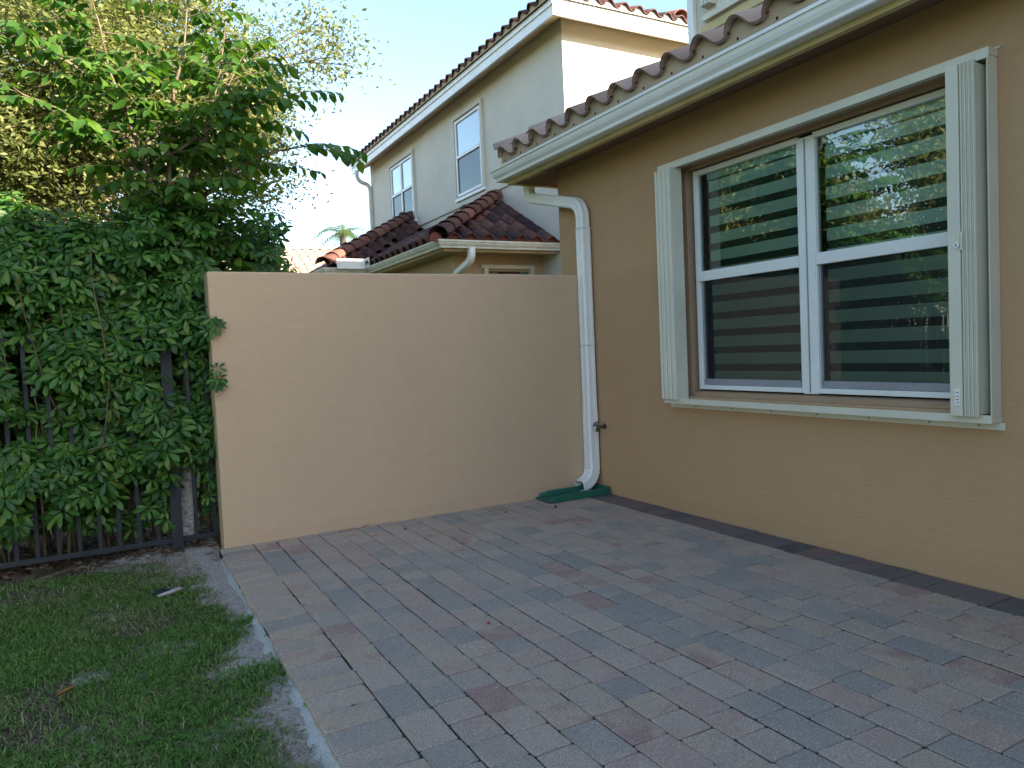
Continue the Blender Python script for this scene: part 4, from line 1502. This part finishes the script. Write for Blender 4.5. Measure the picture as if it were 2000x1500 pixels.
# B's front slope is hidden where A's left slope stands above it
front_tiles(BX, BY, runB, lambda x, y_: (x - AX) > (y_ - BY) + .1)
# A's slope facing -X
for r_ in range(4):
    s_ = r_ * .385
    xx = AX - .05 + s_ * cN
    k = 0
    while True:
        yy = AY + .17 + s_ * cN + k * TW
        if yy > BY + s_ * cN - .02: break
        nput('tile', tile_far, (xx, yy, GZN + .055 + (s_ - .05) * NP * cN), (0, -1, 0), (cN, 0, NP * cN), low)
        k += 1
npart('eave_mortar', mortar_strip((XW - .13 - 7 * TW, AY - .05, GZN + .04), (1, 0, 0), (0, .022, 0), 8, TW, .072, .05), 'tile_mortar', low)
npart('eave_mortar', mortar_strip((AX - .05, AY + .17 + 12 * TW, GZN + .04), (0, -1, 0), (.022, 0, 0), 13, TW, .072, .05), 'tile_mortar', low)
for (hx, hy, rn) in ((AX, AY, runA), (BX, BY, runB)):
    hd = Vector((1, 1, NP)); Lh = hd.length * rn; hd.normalize()
    k = 0
    while k * .37 < Lh - .15:
        st = Vector((hx - .07, hy - .07, GZN + .075)) + hd * (.37 * k)
        nput('hip_cap', cap_far, st, Vector((1, -1, 0)), hd, low, .02)
        k += 1
    # mortar ball closing the lowest cap
# --- low gutters
def k_gutter(name, path_pts, outs, mat='white_old'):
    """path at the fascia; outs = outward directions (mitred)"""
    m_ = MB()
    gp2 = [(0, 0), (.075, 0), (.08, .025), (.105, .06), (.112, .09), (.125, .092), (.125, .118), (.11, .118), (.1, .07), (.07, .015), (.01, .015), (.01, .118), (0, .118)]
    rings = []
    for p, o in zip(path_pts, outs):
        rings.append([Vector(p) + Vector(o) * a_ + Vector((0, 0, b_)) for a_, b_ in gp2])
    n = len(gp2)
    ff_ = []
    for i in range(len(rings) - 1):
        for k in range(n):
            ff_.append((i * n + k, i * n + (k + 1) % n, (i + 1) * n + (k + 1) % n, (i + 1) * n + k))
    ff_.append(tuple(range(n))); ff_.append(tuple(range((len(rings) - 1) * n, len(rings) * n))[::-1])
    m_.add([q for r_ in rings for q in r_], ff_)
    return npart(name, m_, mat)
k_gutter('low_gutter', [(XW - .01, AY + .05, GZN - .09), (AX + .05, AY + .05, GZN - .09), (AX + .05, BY + .05, GZN - .09), (BX + .05, BY + .05, GZN - .09), (BX + .05, 14, GZN - .09)],
         [(0, -1, 0), (-1, -1, 0), (-1, -1, 0), (-1, -1, 0), (-1, 0, 0)])
lf2 = MB()
lf2.box(AX + .052, XW - .012, AY + .052, AY + .085, GZN - .13, GZN + .05)
lf2.box(AX + .052, AX + .085, AY + .086, BY + .05, GZN - .13, GZN + .05)
lf2.box(BX + .052, AX + .051, BY + .052, BY + .085, GZN - .13, GZN + .05)
lf2.box(BX + .052, BX + .085, BY + .086, 14, GZN - .13, GZN + .05)
npart('fascia', lf2, 'cream_tan')
sf2 = MB()
sf2.box(AX + .086, XW - .013, AY + .086, AY + .549, GZN - .10, GZN - .09)
sf2.box(AX + .086, AX + .419, AY + .55, BY + .4, GZN - .10, GZN - .09)
npart('soffit', sf2, 'cream_tan')
npart('splash_guard', MB().box(AX - .62, AX - .06, BY - .125, BY - .120, GZN + .0, GZN + .19), 'white', low)
npart('splash_guard', MB().box(AX - .066, AX - .060, BY - .35, BY - .126, GZN + .0, GZN + .20), 'white', low)
dsn = rect_pipe([Vector((1.20, AY - .01, GZN - .08)), Vector((1.20, AY - .01, GZN - .15))] + bend((1.20, AY - .01, GZN - .17), (1.20, AY, GZN - .27), (1.17, AY + .13, GZN - .32)) +
                bend((1.14, AY + .28, GZN - .38), (1.11, AY + .47, GZN - .42), (1.11, AY + .47, GZN - .60)) + [Vector((1.11, AY + .47, .1))], [(1, 0, 0)] * 17, .05, .045, 'white', 'downspout', None)
dsn.parent = nb; dsn.matrix_parent_inverse = nb_inv
# --- upper eave: fascia, soffit, roof
E2 = 0.40
zf0, zf1 = 6.30, 6.52
uf = MB()
uf.box(XW - E2, XW - E2 + .04, YN - E2, YF + E2, zf0, zf1)
uf.box(XW - E2 + .041, 12.4, YN - E2, YN - E2 + .04, zf0, zf1)
uf.box(XW - E2 - .025, XW - E2 - .001, YN - E2 - .025, YF + E2, zf1 - .07, zf1 + .02)
uf.box(XW - E2, 12.4, YN - E2 - .025, YN - E2 - .001, zf1 - .07, zf1 + .02)
npart('upper_fascia', uf, 'white')
us = MB()
i_ = .041
us.add([(XW - E2 + i_, YN - E2 + i_, zf0 + .01), (XW + .02, YN + .02, zf0 + .185), (XW + .02, YF, zf0 + .185), (XW - E2 + i_, YF + E2, zf0 + .01)], [(0, 1, 2, 3)])
us.add([(XW - E2 + i_, YN - E2 + i_, zf0 + .01), (12.4, YN - E2 + i_, zf0 + .01), (12.4, YN + .02, zf0 + .185), (XW + .02, YN + .02, zf0 + .185)], [(0, 1, 2, 3)])
npart('upper_soffit', us, 'soffit_tan')
ur = MB()
x0_, y0_ = XW - E2 - .03, YN - E2 - .03
HW_ = 5.0
UP = .40
ur.add([(x0_, y0_, zf1 + .03), (13, y0_, zf1 + .03), (13, y0_ + HW_, zf1 + .03 + UP * HW_), (x0_ + HW_, y0_ + HW_, zf1 + .03 + UP * HW_), (x0_, YF + .5, zf1 + .03), (x0_ + HW_, YF + .5 - HW_, zf1 + .03 + UP * HW_)],
       [(0, 1, 2, 3), (0, 3, 5, 4)])
uroof = npart('upper_roof', ur, 'tile_base')
cU = 1 / math.sqrt(1 + UP * UP)
for r_ in range(2):
    s_ = r_ * .385
    for k in range(37):
        yy = y0_ + .2 + k * TW
        if yy < y0_ + s_: continue
        nput('tile', tile_far, (x0_ - .06 + s_ * cU, yy, zf1 + .035 + s_ * UP * cU), (0, -1, 0), (cU, 0, UP * cU), uroof)
    for k in range(14):
        xx = x0_ + .2 + k * TW
        if xx < x0_ + s_: continue
        nput('tile', tile_far, (xx, y0_ - .06 + s_ * cU, zf1 + .035 + s_ * UP * cU), (1, 0, 0), (0, cU, UP * cU), uroof)
hd = Vector((1, 1, UP)).normalized()
for k in range(5):
    nput('hip_cap', cap_far, Vector((x0_ - .07, y0_ - .07, zf1 + .06)) + hd * .37 * k, Vector((1, -1, 0)), hd, uroof, .02)
npart('eave_mortar', mortar_strip((x0_ + .2, y0_ - .06, zf1 + .03), (1, 0, 0), (0, .022, 0), 14, TW, .072, .02), 'cream', uroof)
npart('eave_mortar', mortar_strip((x0_ - .06, y0_ + .2 + 36 * TW, zf1 + .03), (0, -1, 0), (.022, 0, 0), 37, TW, .072, .02), 'closure', uroof)
# a raised cap standing proud on the front roof
nput('hip_cap', cap_far, Vector((5.05, y0_ + .15, zf1 + .20)), Vector((1, 0, 0)), Vector((0, 1, .4)), uroof, .0)
# far downspout on the side wall
rect_p = rect_pipe([Vector((XW - .40, YF - .05, zf0 + .01)), Vector((XW - .40, YF - .05, zf0 - .10))] + bend((XW - .40, YF - .05, zf0 - .12), (XW - .38, YF - .05, zf0 - .26), (XW - .25, YF - .05, zf0 - .30)) +
                   bend((XW - .16, YF - .05, zf0 - .33), (XW - .05, YF - .05, zf0 - .36), (XW - .05, YF - .05, zf0 - .55)) + [Vector((XW - .05, YF - .05, .1))], [(0, 1, 0)] * 17, .05, .045, 'white_old', 'downspout', None)
rect_p.parent = nb; rect_p.matrix_parent_inverse = nb_inv

# ================================================================== FAR HOUSE, a sunlit tiled roof between trees
fh = empty('house', (0.0, 18.0, 0), label='far low house whose sunlit pale tiled roof shows above the wall beside the trees', cat='house')
m = MB(); m.box(-6, 7, .6, 8.4, -.1, 3.0)
link('wall', m, 'cream', fh)
m = MB()
m.add([(-6.5, 0, 3.0), (7.5, 0, 3.0), (7.5, 4.5, 5.3), (-6.5, 4.5, 5.3), (7.5, 9, 3.0), (-6.5, 9, 3.0)], [(0, 1, 2, 3), (3, 2, 4, 5)])
fr = link('roof', m, 'tile_sun', fh)
big = s_tile_mesh('tile', .33, .50, .09); big.materials.append(M['tile_sun']); big.materials.append(M['tile_edge'])
sl = 2.3 / 4.5; cF = 1 / math.sqrt(1 + sl * sl)
for r_ in range(3, 12):
    for k in range(24):
        o = bpy.data.objects.new('tile', big); COL.objects.link(o)
        o.parent = fr
        o.matrix_local = basis((6.9 - k * .33, r_ * .43 * cF, 3.03 + r_ * .43 * sl * cF), (1, 0, 0), (0, cF, sl * cF)) @ Matrix.Rotation(random.gauss(0, .012), 4, 'Z')
cap_sun = cap_mesh('ridge_cap', .44, .15, .12); cap_sun.materials.append(M['tile_sun'])
for k in range(24):
    o = bpy.data.objects.new('ridge_cap', cap_sun); COL.objects.link(o)
    o.parent = fr
    o.matrix_local = basis((6.9 - k * .38, 4.5, 5.34), (0, 1, 0), (-1, 0, 0))

# ================================================================== LAWN
def grass_field(n, seed, area, dens, size, width, dry=False):
    r = np.random.default_rng(seed)
    x = r.uniform(area[0], area[1], n); y_ = r.uniform(area[2], area[3], n)
    k = r.random(n) < dens(x, y_)
    x, y_ = x[k], y_[k]
    n = len(x)
    z0 = -0.048 + 0.028 * (fbm(x * 3, y_ * 3, 5) - .5) + 0.03 * np.clip((y_ - .1) / .3, 0, 1)
    az = r.uniform(0, 2 * np.pi, n)
    lean = r.uniform(.6, 1.45, n)
    if dry: lean = r.uniform(.9, 1.5, n)
    L_ = size * r.uniform(.5, 1.3, n); w = width * r.uniform(.6, 1.3, n)
    dx, dy = np.cos(az), np.sin(az)
    sx, sy = -dy, dx
    def pt(t, ww):
        h = L_ * t * np.cos(lean * t) ; o = L_ * t * np.sin(lean * t)
        return np.stack([x + dx * o + sx * ww, y_ + dy * o + sy * ww, z0 + np.maximum(h, 0) + .002], -1)
    V = np.stack([pt(0, -w * .4), pt(0, w * .4), pt(.55, w * .5), pt(1.0, 0 * w), pt(.55, -w * .5)], 1).reshape(-1, 3)
    return np_mesh('grass', V, (np.arange(n)[:, None] * 5 + np.array([0, 1, 2, 0, 2, 4, 4, 2, 3])[None, :]).ravel(), 3)

def gdens(x, y_):
    s = sandiness(x, y_)
    d = np.clip(1.05 - 1.3 * s, 0, 1) * np.clip(.12 + 2.4 * (fbm(x * 3.2, y_ * 3.2, 51) - .25), .10, 1)
    tuft = np.maximum(np.exp(-(((x + 3.24) / .16) ** 2 + ((y_ + 1.47) / .06) ** 2)), np.exp(-(((x + 3.27) / .16) ** 2 + ((y_ + 2.20) / .10) ** 2)))
    d = np.maximum(d, tuft)
    return d * (y_ < 0.10 - .05 * np.sin(x * 9)) * (x < EDGE + .05)
lawn = empty('lawn', (-4.5, -2.5, 0)); tag(lawn, kind='structure')
linv = Matrix.Translation((4.5, 2.5, 0))
def lpart(name, me_, mat):
    o = link(name, me_, mat, lawn); o.matrix_parent_inverse = linv
    tag(o, kind='stuff'); return o
lpart('grass', grass_field(170000, 61, (-4.75, EDGE + .05, -3.7, .12), gdens, .034, .0046), 'grass')
lpart('grass', grass_field(70000, 62, (-7.2, -4.7, -6.5, .12), gdens, .062, .009), 'grass')
lpart('grass', grass_field(30000, 63, (-4.75, EDGE + .05, -6.5, -3.7), gdens, .062, .009), 'grass')
lpart('dry_grass', grass_field(60000, 64, (-5.0, EDGE + .03, -4.2, .16), lambda x, y_: np.clip(.10 + 2.2 * (fbm(x * 2.6 + 3, y_ * 2.6, 71) - .40), 0.04, .8) * (sandiness(x, y_) < .93), .045, .0034, True), 'grass_dry')
# broad-leaved weeds in the near grass
cv = MB()
for _ in range(330):
    cx, cy = (random.gauss(-3.62, .20), random.gauss(-2.55, .22)) if random.random() < .6 else (random.gauss(-3.8, .3), random.gauss(-1.6, .6))
    z = -.045 + random.uniform(.02, .05)
    for k in range(3):
        v, f = leaf_pts(random.uniform(.010, .020), random.uniform(.008, .015), .2, .3, 2)
        R3 = Matrix.Rotation(k * 2.094 + random.uniform(-.3, .3), 3, 'Z') @ Matrix.Rotation(random.uniform(-.5, .1), 3, 'Y')
        cv.add([R3 @ Vector(p) + Vector((cx, cy, z)) for p in v], f)
lpart('clover', cv, 'clover')

# ================================================================== SMALL THINGS ON THE GROUND
def curled_leaf(L_, W_, seed):
    r = random.Random(seed)
    v, f = leaf_pts(L_, W_, .7, -.5, 5)
    m_ = MB(); m_.add([(p[0], p[1] + .1 * p[0] * math.sin(p[0] * 60), p[2] + .004) for p in v], f)
    return m_
def ground_leaf(label, loc, L_, W_, rz, mat, seed, name='fallen_leaf', cat='leaf', group=None):
    o = link(name, curled_leaf(L_, W_, seed), mat, loc=loc, rot=(random.uniform(-.15, .15), random.uniform(-.1, .1), rz), sm=True)
    tag(o, label, cat, group)
    return o
ground_leaf('curled orange-brown dead leaf lying in the grass at the lower left', (-4.03, -2.01, -.01), .075, .030, .4, 'dead_orange', 1)
ground_leaf('small red dead leaf at the corner of the pavers below the wall end', (-3.225, -.315, -.005), .04, .024, 2.2, 'dead_orange', 2)
ground_leaf('dark dead leaf on pavers just in front of green splash tray', (-.70, -.45, .004), .04, .026, 1.0, 'dead_dark', 3)
ground_leaf('dark leaf scrap on the pavers against the tan wall, left of the splash tray', (-1.10, -.33, .003), .035, .02, .2, 'dead_dark', 4)
ground_leaf('thin dark leaf in the gap along the foot of the privacy wall near its middle', (-2.17, -.05, .004), .06, .014, .1, 'dead_dark', 5)
ground_leaf('dark leaf fragment on the pavers halfway along the privacy wall', (-1.93, -.35, .004), .03, .018, 1.9, 'dead_dark', 6)
pt_ = link('red_petal', curled_leaf(.022, .016, 9), 'petal', loc=(-2.27, -2.36, .003), rot=(0, 0, .7), sm=True)
tag(pt_, 'tiny crimson petal lying alone in the middle of the pavers', 'petal')
# dark lump with a pale strip on the bare soil
lp = MB()
vs_, fs_ = [], []
for i in range(5):
    for k in range(8):
        a = 2 * math.pi * k / 8; h = i / 4
        rr_ = math.cos(h * 1.35) * (1 + .22 * math.sin(k * 2.1 + i))
        vs_.append((.055 * rr_ * math.cos(a), .036 * rr_ * math.sin(a), .034 * math.sin(h * 1.5)))
for i in range(4):
    for k in range(8):
        fs_.append((i * 8 + k, i * 8 + (k + 1) % 8, (i + 1) * 8 + (k + 1) % 8, (i + 1) * 8 + k))
fs_.append(tuple(range(32, 40)))
lp.add(vs_, fs_)
o = link('dark_stone', lp, 'stone_dark', loc=(-3.575, -.70, -.045), sm=True)
tag(o, 'dark lump half sunk in the bare soil between grass and pavers', 'stone')
o = link('pale_strip', MB().tube([(-3.60, -.775, -.030), (-3.54, -.765, -.022), (-3.49, -.735, -.020), (-3.465, -.715, -.028)], [.009, .012, .014, .009], 7), 'concrete', sm=True)
tag(o, 'pale curved strip lying on the soil beside the dark lump', 'strip')
# dry twigs by the fence foot
for i, (a_, b_, lab) in enumerate((((-4.25, .05, -.02), (-3.98, .14, -.015), 'thin pale twig lying along the foot of the fence at left'),
                               ((-3.26, .05, -.03), (-3.20, -.12, -.01), 'short dark twig leaning at the corner between wall end and pavers'))):
    A_, B_ = Vector(a_), Vector(b_)
    mid = (A_ + B_) / 2 + Vector((.01, .015, .008))
    o = link('twig', MB().tube([A_, mid, B_], [.004, .0045, .0025], 6), 'stem', sm=True)
    tag(o, lab, 'twig')
bpy.context.view_layer.update()
